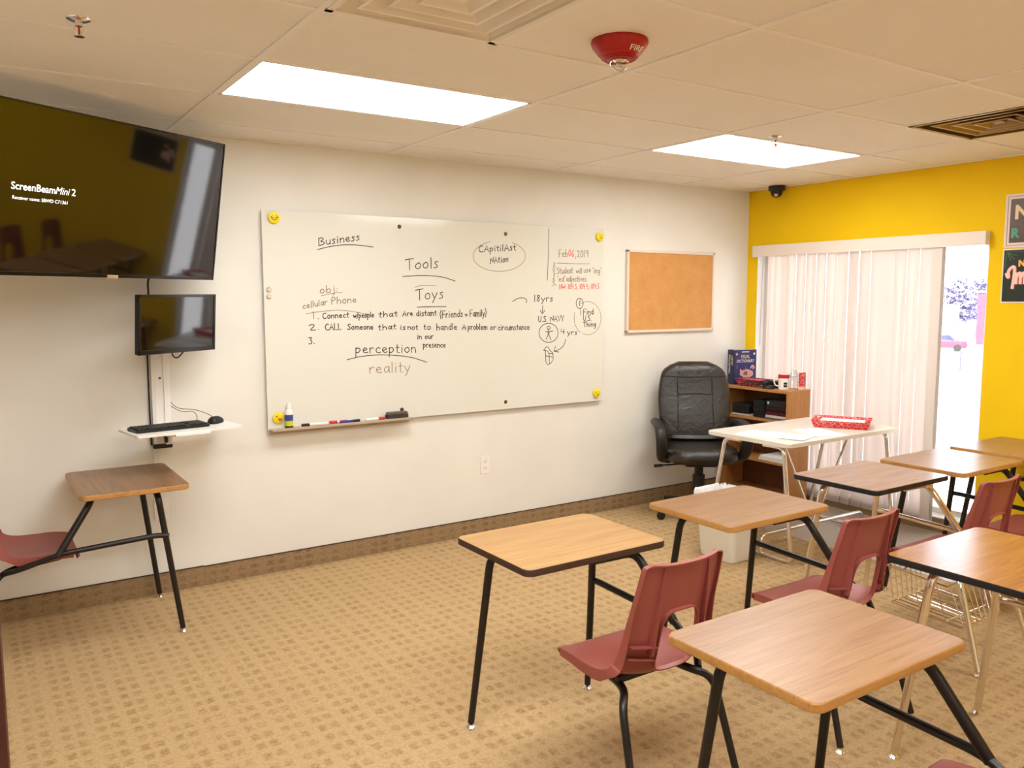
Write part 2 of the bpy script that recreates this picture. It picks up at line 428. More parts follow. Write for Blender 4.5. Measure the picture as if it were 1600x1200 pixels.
M_VENT1 = P('beige_vent_enamel', srgb(242, 233, 218), .5)
M_VENT2 = P('bronze_vent_enamel', srgb(150, 122, 84), .32, .55)
M_DUCT = P('duct_dark', srgb(60, 46, 32), .8)
def vent(cx, cy, m, label, dark):
    t = thing('ceiling_vent', label, 'vent', (cx, cy, H), group='ceiling vents')
    s = T2/2-.0108
    bm = BM()
    for a, b in (((-s, -s), (s, -s+.022)), ((-s, s-.022), (s, s)), ((-s, -s), (-s+.022, s)), ((s-.022, -s), (s, s))): box(bm, (a[0], a[1], -.004), (b[0], b[1], .006))
    obj('vent_frame', bm, m, t, smooth=False)
    def sq(bm, prof, close=True):
        R = [[bm.verts.new((sx*a, sy*a, z)) for sx, sy in ((-1, -1), (1, -1), (1, 1), (-1, 1))] for a, z in prof]
        for a, b in zip(R, R[1:]+(R[:1] if close else [])):
            for q in range(4): bm.faces.new((a[q], a[(q+1) % 4], b[(q+1) % 4], b[q]))
        bmesh.ops.recalc_face_normals(bm, faces=bm.faces[:])
    bm = BM(); sq(bm, [(s-.020, .004), (s-.050, .030), (.01, .046), (.01, .050), (s-.02, .050)])
    obj('duct_pan', bm, M_DUCT if dark else m, t, smooth=False)
    for h in (.222, .155, .088):
        bm = BM(); sq(bm, [(h, -.003), (h-.013, -.003), (h-.046, .036), (h-.050, .036), (h-.017, .002), (h, .002)])
        obj('louver_ring', bm, m, t, smooth=False)
    bm = BM(); box(bm, (-.026, -.026, .002), (.026, .026, .05), .003); obj('center_plate', bm, m, t)
cxv = AX+T2/2; cyv = AY-T2*2.5
vent(cxv, cyv, M_VENT1, 'square beige ceiling vent near the red fire alarm', False)
vent(AX+T4*2+T2*1.5, cyv, M_VENT2, 'square bronze toned ceiling vent near the yellow wall', True)

# ------------------------------------------------------------------ ceiling fixtures
def sprinkler(x, y, label):
    t = thing('fire_sprinkler', label, 'sprinkler', (x, y, H+.004), group='ceiling sprinklers')
    bm = BM(); lathe(bm, [(.0, -.010), (.020, -.010), (.034, -.004), (.036, 0)], 24); obj('escutcheon', bm, M_STEEL, t)
    bm = BM(); lathe(bm, [(.011, -.008), (.011, -.022), (.008, -.024)], 14)
    for s in (-1, 1): tube(bm, [(s*.010, 0, -.020), (s*.013, 0, -.036), (s*.003, 0, -.052)], .003, 8, .006)
    obj('yoke', bm, M_STEEL, t)
    bm = BM(); tube(bm, [(0, 0, -.024), (0, 0, -.050)], .003, 8); obj('glass_bulb', bm, M_REDPLASTIC, t)
    bm = BM(); lathe(bm, [(.0, -.054), (.015, -.054), (.016, -.052), (.0, -.051)], 18); obj('deflector', bm, M_STEEL, t)
sprinkler(-5.005, -1.655, 'small chrome ceiling sprinkler above the television')
sprinkler(-1.70, -1.62, 'small ceiling sprinkler hanging beside the light panel near the yellow wall')

t = thing('fire_alarm', 'round red fire alarm strobe on the ceiling marked FIRE in white', 'fire alarm', (-3.475, -2.405, H+.004))
bm = BM(); lathe(bm, [(.094, 0), (.096, -.010), (.090, -.024), (.066, -.052), (.050, -.062), (.0, -.062)], 40); obj('alarm_body', bm, M_REDPLASTIC, t)
bm = BM()
for r in (.072, .060, .050): tube(bm, [(r*math.cos(a*PI/16), r*math.sin(a*PI/16), -.024-.030*(.090-r)/.026*1.0 if r > .066 else -.0535-(.066-r)*.6) for a in range(32)], .0012, 6, closed=True)
obj('ridge_ring', bm, M_REDPLASTIC, t)
bm = BM(); lathe(bm, [(.034, -.060), (.034, -.074), (.028, -.090), (.014, -.100), (0, -.102)], 24); obj('strobe_lens', bm, M_CLEAR, t)
bm = BM(); box(bm, (-.012, -.006, -.088), (.012, .006, -.064), .003); lathe(bm, [(.024, -.064), (.012, -.070), (0, -.071)], 16); obj('flash_tube', bm, M_STEEL, t)
bm = fit_width(text_bm('FIRE', .03, bold=.0005), .046)
for v in bm.verts:           # wrap the word round the sloping side, facing the room door side
    a = math.radians(-82)+(v.co.x-.023)/.060; k = v.co.y/.030
    r = .0712+k*.0165+.0012; z = -.046+k*.020-.0012
    v.co = Vector((r*math.cos(a), r*math.sin(a), z))
obj('alarm_lettering', bm, P('alarm_lettering_white', srgb(240, 225, 215), .5), t, smooth=False)

t = thing('dome_camera', 'small black dome security camera on the ceiling by the yellow wall', 'security camera', (-.085, -.335, H))
bm = BM(); lathe(bm, [(.062, 0), (.062, -.030), (.056, -.036), (0, -.036)], 28); obj('camera_base', bm, M_PLASTICBLK, t)
bm = BM(); lathe(bm, [(.046, -.034), (.045, -.052), (.036, -.072), (.018, -.084), (0, -.087)], 24); obj('camera_dome', bm, P('smoked_dome', srgb(28, 24, 24), .12), t)
bm = BM(); lathe(bm, [(.014, 0), (.014, .012), (.0, .012)], 14, mat=frameM((-.03, -.02, -.072), (.6, -.8, 0), (.3, .3, .8))); obj('camera_lens', bm, M_STEEL, t)

# ------------------------------------------------------------------ window blind
vb = thing('vertical_blind', 'cream vertical blind with white valance hanging over the window', 'blind', (-.028, -1.0, 0))
bm = BM()
box(bm, (-.026, -.905, 1.885), (-.018, .91, 1.972), .002); box(bm, (-.018, -.905, 1.885), (.024, -.897, 1.972)); box(bm, (-.018, .90, 1.885), (.024, .91, 1.972)); box(bm, (-.018, -.897, 1.962), (.024, .90, 1.970))
obj('valance', bm, P('valance_vinyl', srgb(240, 226, 212), .55), vb)
bm = BM(); box(bm, (-.018, -.885, 1.93), (.02, .89, 1.955), .002); obj('headrail', bm, M_WHITEPAINT, vb)
rr = random.Random(11); slw = .0886
y = .728; i = 0
angs = [3, -12, 2, 4, -2, 3, 2, -3, 14, 3, 2, -22, 3, -2, 3, 2]
while y > -.60 and i < 16:
    bm = BM(); a = math.radians(angs[i % len(angs)]*.6+rr.uniform(-1, 1)); n = 5; g = []
    for s in range(n+1):
        u = -slw/2+slw*s/n; bow = .004*(1-(2*s/n-1)**2)
        px, py = math.sin(a)*u-bow*math.cos(a), y+math.cos(a)*u
        g.append((bm.verts.new((px, py, .052+rr.uniform(0, .001))), bm.verts.new((px, py, 1.935))))
    for p, q in zip(g, g[1:]): bm.faces.new((p[0], q[0], q[1], p[1]))
    bmesh.ops.solidify(bm, geom=bm.faces[:], thickness=.0008)
    obj('slat', bm, M_BLIND, vb); y -= .0891+rr.uniform(-.0006, .0010); i += 1
bm = BM()          # stacked slats at the open end
for q in range(3): box(bm, (-.012+q*.008, -.632-q*.006, .052), (-.011+q*.008, -.565-q*.006, 1.93))
obj('slat', bm, M_BLIND, vb)
bm = BM(); tube(bm, [(-.01, .812, 1.93), (-.012, .817, 1.5), (-.01, .822, 1.18)], .0016, 6, .1); obj('pull_cord', bm, P('grey_cord', srgb(150, 140, 132), .7), vb)

# ------------------------------------------------------------------ outside the window
M_GROUND = P('pale_concrete', srgb(214, 210, 206), .9)
bm = BM(); box(bm, (1.5, -60, -3.4), (160, 160, -3.0)); o = struct('ground', bm, M_GROUND)
D = Vector((.885, .466, 0)); S = Vector((-.466, .885, 0)); O = Vector((-5.361, -4.586, 0))
def outp(px, d, z=-3.0):          # a spot in the yard by bearing (px = metres to the side at 60 m) and distance
    a = math.atan2(px, 60.0); dirv = D*math.cos(a)-S*math.sin(a); v = O+dirv*d; return Vector((v.x, v.y, z))
angS = math.atan2(S.y, S.x)
f0 = outp(0, 59)
t = thing('metal_fence', 'pale metal fence of thin bars across the yard outside the window', 'fence', f0, (0, 0, angS))
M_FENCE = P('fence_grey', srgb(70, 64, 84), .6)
bm = BM()
for z in (.15, .62, 1.1): box(bm, (-9, -.02, z), (9, .02, z+.05))
obj('fence_rail', bm, M_FENCE, t)
bm = BM()
for q in range(-40, 41): box(bm, (q*.22-.012, -.012, .0), (q*.22+.012, .012, 1.1))
obj('fence_bar', bm, M_FENCE, t)
for q in range(-3, 4):
    bm = BM(); box(bm, (q*2.6-.05, -.05, 0), (q*2.6+.05, .05, 1.25)); obj('fence_post', bm, M_FENCE, t)
h0 = outp(-3.2, 92)
t = thing('house', 'low pale house with a gabled roof beyond the yard fence', 'house', h0, (0, 0, angS))
bm = BM(); box(bm, (-4, 0, 0), (4, 6, 2.3)); obj('house_wall', bm, P('house_siding', srgb(225, 222, 218), .8), t)
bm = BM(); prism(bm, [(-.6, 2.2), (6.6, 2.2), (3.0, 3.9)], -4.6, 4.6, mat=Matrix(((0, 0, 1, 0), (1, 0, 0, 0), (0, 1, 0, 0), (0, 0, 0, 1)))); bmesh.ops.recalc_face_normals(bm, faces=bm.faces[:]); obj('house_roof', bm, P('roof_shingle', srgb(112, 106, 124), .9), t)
b0 = outp(1.75, 98)
t = thing('brick_building', 'pinkish brick building beyond the yard at the window side edge', 'building', b0, (0, 0, angS))
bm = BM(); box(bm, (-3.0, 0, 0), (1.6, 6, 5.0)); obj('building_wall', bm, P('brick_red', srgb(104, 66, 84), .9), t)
bm = BM(); box(bm, (-3.1, -.1, 5.0), (1.7, 6.1, 5.2)); obj('building_parapet', bm, M_GROUND, t)
for q in range(3):
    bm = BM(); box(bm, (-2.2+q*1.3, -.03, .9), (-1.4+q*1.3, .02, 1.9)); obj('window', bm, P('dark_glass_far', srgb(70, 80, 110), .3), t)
c0 = outp(-1.15, 80)
t = thing('car', 'small red car parked beyond the yard fence', 'car', c0, (0, 0, angS))
bm = BM(); loft(bm, [(0, 0, .28, 1.95, .80, 5), (0, 0, .55, 2.05, .86, 5), (0, 0, .85, 1.95, .84, 5), (.1, 0, .95, 1.2, .78, 5), (.1, 0, 1.38, .75, .66, 4), (.1, 0, 1.42, .6, .5, 4)]); obj('car_body', bm, P('car_red', srgb(190, 50, 70), .3), t)
bm = BM(); loft(bm, [(.1, 0, .97, 1.17, .79, 5), (.1, 0, 1.34, .80, .69, 4)]); obj('car_window', bm, P('car_glass', srgb(40, 50, 90), .2), t)
for sx in (-1.25, 1.25):
    for sy in (-.78, .78):
        bm = BM(); lathe(bm, [(.0, -.1), (.31, -.1), (.32, 0), (.31, .1), (0, .1)], 18, mat=Matrix.Translation((sx, sy, .32))@Matrix.Rotation(PI/2, 4, 'X')); obj('wheel', bm, M_PLASTICBLK, t)
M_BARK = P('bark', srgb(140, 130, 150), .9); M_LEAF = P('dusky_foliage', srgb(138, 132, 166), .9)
def plant(name, label, cat, p, h, wdt, n, seed, grp, lo=.3):
    r = random.Random(seed); t = thing(name, label, cat, p, group=grp)
    bm = BM(); tube(bm, [(0, 0, 0), (.05*h, 0, h*.45), (0, .03*h, h*.9)], .03*h*.5, 8, .2, .006*h)
    for q in range(9):
        z = h*r.uniform(.2, .75); a = r.uniform(0, 2*PI); tube(bm, [(.03*h, 0, z), (wdt*.45*math.cos(a), wdt*.45*math.sin(a), z+h*.22)], .008*h, 5, 0, .002*h)
    obj('trunk', bm, M_BARK, t)
    bm = BM()
    for q in range(n):
        a = r.uniform(0, 2*PI); zz = r.uniform(lo, 1.0); rad = wdt*.5*math.sqrt(max(.05, 1-((zz-lo)/(1-lo)*1.6-.7)**2))*r.uniform(.2, 1)
        c = Vector((rad*math.cos(a), rad*math.sin(a), zz*h)); s = h*r.uniform(.016, .042)
        u = Vector((r.uniform(-1, 1), r.uniform(-1, 1), r.uniform(-1, 1))).normalized(); v = u.orthogonal().normalized()
        bm.faces.new([bm.verts.new(c+u*s*i_+v*s*j_) for i_, j_ in ((-1, -.6), (1, -.6), (1, .6), (-1, .6))])
    obj('crown', bm, M_LEAF, t, smooth=False)
plant('tree', 'dusky tree standing behind the small pale house', 'tree', outp(-.42, 104), 6.6, 4.4, 1300, 1, 'trees beyond the yard')
plant('tree', 'tall thin tree between the house and the brick building', 'tree', outp(.75, 110), 6.8, 3.4, 700, 2, 'trees beyond the yard')
plant('shrub', 'small bush growing in the pale yard before the fence', 'shrub', outp(1.15, 40), 1.05, 1.1, 260, 3, 'yard shrubs', .1)
plant('shrub', 'bush beside the blind edge in the pale yard outside', 'shrub', outp(-1.45, 44), 1.3, 1.2, 260, 4, 'yard shrubs', .1)

# ================================================================== whiteboard
WX0, WX1, WB0, WB1 = -3.964, -1.546, .826, 2.042
wb = thing('whiteboard', 'large white glass board on the cream wall covered in handwriting', 'whiteboard', (0, 0, 0))
bm = BM(); box(bm, (WX0, -.030, WB0), (WX1, -.024, WB1), .001); obj('glass_panel', bm, M_BOARD, wb)
for x, z in ((-3.136, 1.987), (-2.374, 1.975), (-3.137, .880), (-2.376, .874)):
    bm = BM(); lathe(bm, [(.0, .034), (.010, .034), (.013, .030), (.013, .002)], 18, mat=Matrix.Translation((x, 0, z))@Matrix.Rotation(PI/2, 4, 'X')); obj('standoff', bm, M_BROWN, wb)
bm = BM(); box(bm, (-3.955, -.085, .826), (-3.09, -.030, .834), .002); box(bm, (-3.955, -.088, .822), (-3.09, -.083, .838), .002); box(bm, (-3.955, -.030, .80), (-3.09, -.020, .834), .002)
obj('marker_ledge', bm, M_LEDGE, wb)
GL = {'A': (.62, '0,0 .31,1 .62,0|.13,.38 .49,.38'), 'B': (.6, '.02,0 .02,1|.0,1 .45,.97 .5,.75 .1,.52 .55,.42 .56,.12 .02,0'), 'C': (.6, '.58,.86 .35,1 .08,.75 .02,.4 .15,.06 .4,0 .6,.14'),
 'D': (.6, '.05,0 .05,1 .45,.85 .58,.5 .42,.1 .05,0'), 'F': (.55, '.05,0 .05,1 .55,1|.05,.52 .42,.52'), 'H': (.6, '.05,0 .05,1|.55,0 .55,1|.05,.5 .55,.5'), 'N': (.62, '.03,0 .05,1 .55,0 .58,1'),
 'P': (.55, '.08,-.05 .08,1 .45,.95 .52,.7 .4,.5 .08,.45'), 'S': (.5, '.48,.9 .25,1 .05,.8 .2,.56 .45,.4 .42,.1 .2,0 .0,.12'), 'T': (.65, '0,.92 .3,.98 .66,1|.34,.98 .36,0'),
 'U': (.6, '.03,1 .05,.25 .25,0 .5,.12 .56,1'), 'V': (.55, '0,1 .27,0 .55,1'), 'W': (.8, '0,1 .2,0 .4,.7 .6,0 .8,1'), 'Y': (.55, '0,1 .27,.5 .55,1|.27,.5 .24,0'), 'L': (.5, '.05,1 .05,0 .5,.02'), 'I': (.2, '.1,0 .1,1'),
 'a': (.5, '.45,.55 .2,.6 .03,.3 .15,.02 .4,.2 .46,.58|.46,.58 .44,.15 .52,.0'), 'b': (.5, '.05,1 .05,.05|.05,.3 .25,.58 .48,.35 .35,.03 .05,.08'), 'c': (.46, '.43,.5 .22,.6 .03,.3 .18,.02 .45,.12'),
 'd': (.5, '.45,.5 .2,.6 .03,.28 .2,.0 .42,.2|.46,1 .45,.0'), 'e': (.48, '.05,.3 .42,.34 .36,.56 .15,.57 .03,.28 .18,.02 .47,.12'), 'f': (.36, '.38,.95 .2,1 .14,.7 .14,0|.0,.58 .34,.58'),
 'g': (.5, '.45,.5 .2,.6 .03,.32 .2,.05 .44,.25|.46,.58 .45,-.2 .25,-.38 .05,-.25'), 'h': (.5, '.05,1 .05,0|.05,.35 .28,.6 .44,.45 .45,0'), 'i': (.18, '.08,.58 .08,0|.07,.80 .10,.84'), 'j': (.22, '.15,.58 .14,-.2 .0,-.35|.14,.80 .17,.84'),
 'l': (.16, '.08,1 .08,0'), 'm': (.72, '.04,.6 .04,0|.04,.4 .2,.6 .34,.5 .35,0|.35,.4 .52,.6 .66,.5 .67,0'), 'n': (.48, '.04,.6 .05,0|.05,.4 .25,.6 .42,.5 .43,0'), 'o': (.48, '.3,.6 .05,.45 .05,.12 .25,0 .45,.2 .42,.5 .26,.6'),
 'p': (.5, '.05,.6 .05,-.4|.05,.45 .28,.6 .47,.38 .32,.06 .05,.1'), 'r': (.38, '.04,.6 .05,0|.05,.38 .2,.58 .38,.55'), 's': (.4, '.36,.54 .18,.6 .06,.46 .32,.24 .3,.05 .02,.03'), 't': (.36, '.16,.9 .15,.05 .34,.02|.0,.58 .34,.6'),
 'u': (.48, '.04,.6 .06,.15 .22,.0 .42,.2|.43,.6 .44,0'), 'v': (.42, '0,.6 .2,0 .42,.6'), 'w': (.62, '0,.6 .15,0 .3,.5 .45,0 .6,.6'), 'y': (.48, '.02,.6 .2,.12|.45,.6 .2,-.1 .04,-.38'),
 '0': (.5, '.25,1 .04,.7 .06,.2 .25,0 .46,.3 .44,.75 .25,1'), '1': (.2, '.1,1 .1,0'), '2': (.5, '.03,.8 .25,1 .45,.75 .05,.02 .5,.04'), '3': (.48, '.03,.95 .42,.95 .2,.58 .45,.35 .3,.02 .0,.1'), '4': (.5, '.08,1 .03,.5 .48,.5|.4,.9 .38,0'),
 '5': (.5, '.45,1 .08,1 .06,.58 .4,.55 .42,.1 .03,.03'), '6': (.48, '.4,1 .08,.6 .05,.15 .25,0 .44,.2 .3,.45 .07,.3'), '8': (.46, '.4,.9 .15,1 .08,.75 .4,.35 .3,0 .06,.12 .15,.5 .42,.85'), '9': (.46, '.42,.7 .2,.5 .05,.75 .2,1 .42,.9 .4,0'),
 '.': (.14, '.05,.0 .09,.04'), ',': (.16, '.1,.08 .04,-.16'), ':': (.16, '.06,.1 .09,.13|.06,.5 .09,.53'), '(': (.28, '.25,1.1 .05,.6 .22,-.15'), ')': (.28, '.03,1.1 .22,.5 .03,-.15'), '/': (.3, '0,-.1 .3,1'), '+': (.4, '.2,.65 .2,.1|0,.38 .4,.38'), "'": (.14, '.06,1 .06,.8'), ' ': (.34, '')}
def chaikin(p, n=2):
    for _ in range(n):
        if len(p) < 3: return p
        q = [p[0]]
        for a, b in zip(p, p[1:]): q += [(a[0]*.75+b[0]*.25, a[1]*.75+b[1]*.25), (a[0]*.25+b[0]*.75, a[1]*.25+b[1]*.75)]
        p = q+[p[-1]]
    return p
def ribbon(bm, pts, wd, y=-.0306):
    pts = [Vector((a, 0, b)) for a, b in pts]; L = []
    for i, p in enumerate(pts):
        t = pts[min(i+1, len(pts)-1)]-pts[max(i-1, 0)]
        if t.length < 1e-7: t = Vector((1, 0, 0))
        t.normalize(); n = Vector((-t.z, 0, t.x))*wd/2
        if i == 0: p = p-t*wd*.3
        if i == len(pts)-1: p = p+t*wd*.3
        L.append([bm.verts.new((q.x, yy, q.z)) for q in (p-n, p+n) for yy in (y, y+.0005)])
    for a, b in zip(L, L[1:]):
        bm.faces.new((a[0], b[0], b[2], a[2])); bm.faces.new((a[1], a[3], b[3], b[1])); bm.faces.new((a[0], a[1], b[1], b[0])); bm.faces.new((a[2], b[2], b[3], a[3]))
    for e in (L[0], L[-1]): bm.faces.new((e[0], e[2], e[3], e[1]))
    bmesh.ops.recalc_face_normals(bm, faces=bm.faces[:])
INK = [M_INK, M_INKFAINT, M_INKRED, M_INKPURPLE]
hr = random.Random(3)
RUNS = [('Business', -3.6424, 1.8564, -3.3926, 1.898, 0.043, 0), ('Tools', -3.1018, 1.7291, -2.873, 1.7488, 0.0652, 0), ('Toys', -3.0353, 1.5478, -2.8389, 1.5593, 0.0661, 0), ('obj:', -3.6457, 1.5856, -3.5338, 1.5968, 0.0435, 1), ('cellular', -3.7459, 1.4991, -3.6014, 1.5235, 0.036, 1), ('Phone', -3.5782, 1.5271, -3.4205, 1.5338, 0.0403, 1), ('1.', -3.6949, 1.4442, -3.6495, 1.4436, 0.0399, 1), ('Connect', -3.6304, 1.4433, -3.4703, 1.4484, 0.0329, 0), ('w/people', -3.4425, 1.4443, -3.3127, 1.4462, 0.0336, 0), ('that', -3.2796, 1.4457, -3.1576, 1.4518, 0.0343, 0), ('Are', -3.1234, 1.4513, -3.0541, 1.4543, 0.031, 0), ('distant', -3.0323, 1.4501, -2.89, 1.4523, 0.0352, 0), ('(Friends', -2.8675, 1.4361, -2.7011, 1.4418, 0.0438, 0), ('+', -2.687, 1.4416, -2.6634, 1.4413, 0.0325, 0), ('Family)', -2.6491, 1.4411, -2.5239, 1.4435, 0.0448, 0), ('2.', -3.7156, 1.3756, -3.6511, 1.3814, 0.0363, 0), ('CALL', -3.6167, 1.377, -3.5194, 1.3785, 0.0367, 0), ('Someone', -3.4799, 1.3777, -3.3182, 1.3741, 0.0335, 0), ('that', -3.2852, 1.3696, -3.1674, 1.3747, 0.0343, 0), ('is', -3.1418, 1.3702, -3.1031, 1.3694, 0.031, 0), ('not', -3.0902, 1.3691, -3.0203, 1.3676, 0.0312, 0), ('to', -2.9806, 1.3667, -2.9315, 1.3656, 0.0355, 0), ('handle', -2.891, 1.3607, -2.744, 1.3615, 0.0399, 0), ('A', -2.7065, 1.3607, -2.6782, 1.36, 0.0325, 0), ('problem', -2.664, 1.3597, -2.5194, 1.3566, 0.0368, 0), ('or', -2.4949, 1.356, -2.4505, 1.355, 0.0333, 0), ('circumstance', -2.4356, 1.3505, -2.1855, 1.3492, 0.0376, 0), ('3.', -3.7177, 1.2992, -3.6798, 1.3016, 0.04, 0), ('in our', -3.0256, 1.3087, -2.9142, 1.3095, 0.0314, 0), ('presence', -2.9865, 1.2561, -2.8284, 1.2507, 0.0356, 0), ('perception', -3.4351, 1.2374, -3.0356, 1.2262, 0.0565, 0), ('reality', -3.3482, 1.1117, -3.0768, 1.1095, 0.065, 1), ('CApitilAst', -2.5796, 1.8517, -2.2939, 1.8725, 0.0404, 0), ('NAtion', -2.4931, 1.7807, -2.3545, 1.7962, 0.0409, 0), ('Feb', -1.9418, 1.8359, -1.865, 1.8422, 0.0517, 1), ('06', -1.8595, 1.8424, -1.8095, 1.8437, 0.0478, 2), (',2019', -1.7983, 1.8396, -1.6851, 1.8426, 0.0481, 1), ('Student', -1.9574, 1.7232, -1.8197, 1.7297, 0.0433, 1), ('will', -1.7917, 1.7301, -1.7409, 1.7309, 0.0352, 1), ('use', -1.7239, 1.7356, -1.661, 1.741, 0.0354, 1), ("'ing'", -1.6436, 1.7324, -1.568, 1.7336, 0.0401, 1), ("'ed'", -1.9517, 1.6713, -1.8859, 1.672, 0.039, 1), ('adjectives.', -1.8748, 1.6721, -1.6947, 1.6739, 0.0393, 1), ('HW: 104.3, 104.4, 104.5', -1.935, 1.6193, -1.5842, 1.6255, 0.0348, 2), ('18yrs', -2.1491, 1.5372, -1.989, 1.5367, 0.0427, 0), ('U.S. NAVY', -2.1118, 1.3994, -1.895, 1.4002, 0.0388, 0), ('4', -1.922, 1.3126, -1.8888, 1.3118, 0.0352, 0), ('yrs', -1.8665, 1.3068, -1.7765, 1.3045, 0.0354, 0), ('1', -1.7727, 1.5049, -1.7444, 1.5092, 0.0399, 0), ('Find', -1.7266, 1.4421, -1.6344, 1.4455, 0.0402, 0), ('U.S.', -1.7262, 1.4019, -1.6513, 1.4007, 0.0358, 0), ('Thing', -1.7257, 1.3571, -1.61, 1.3592, 0.0358, 0)]
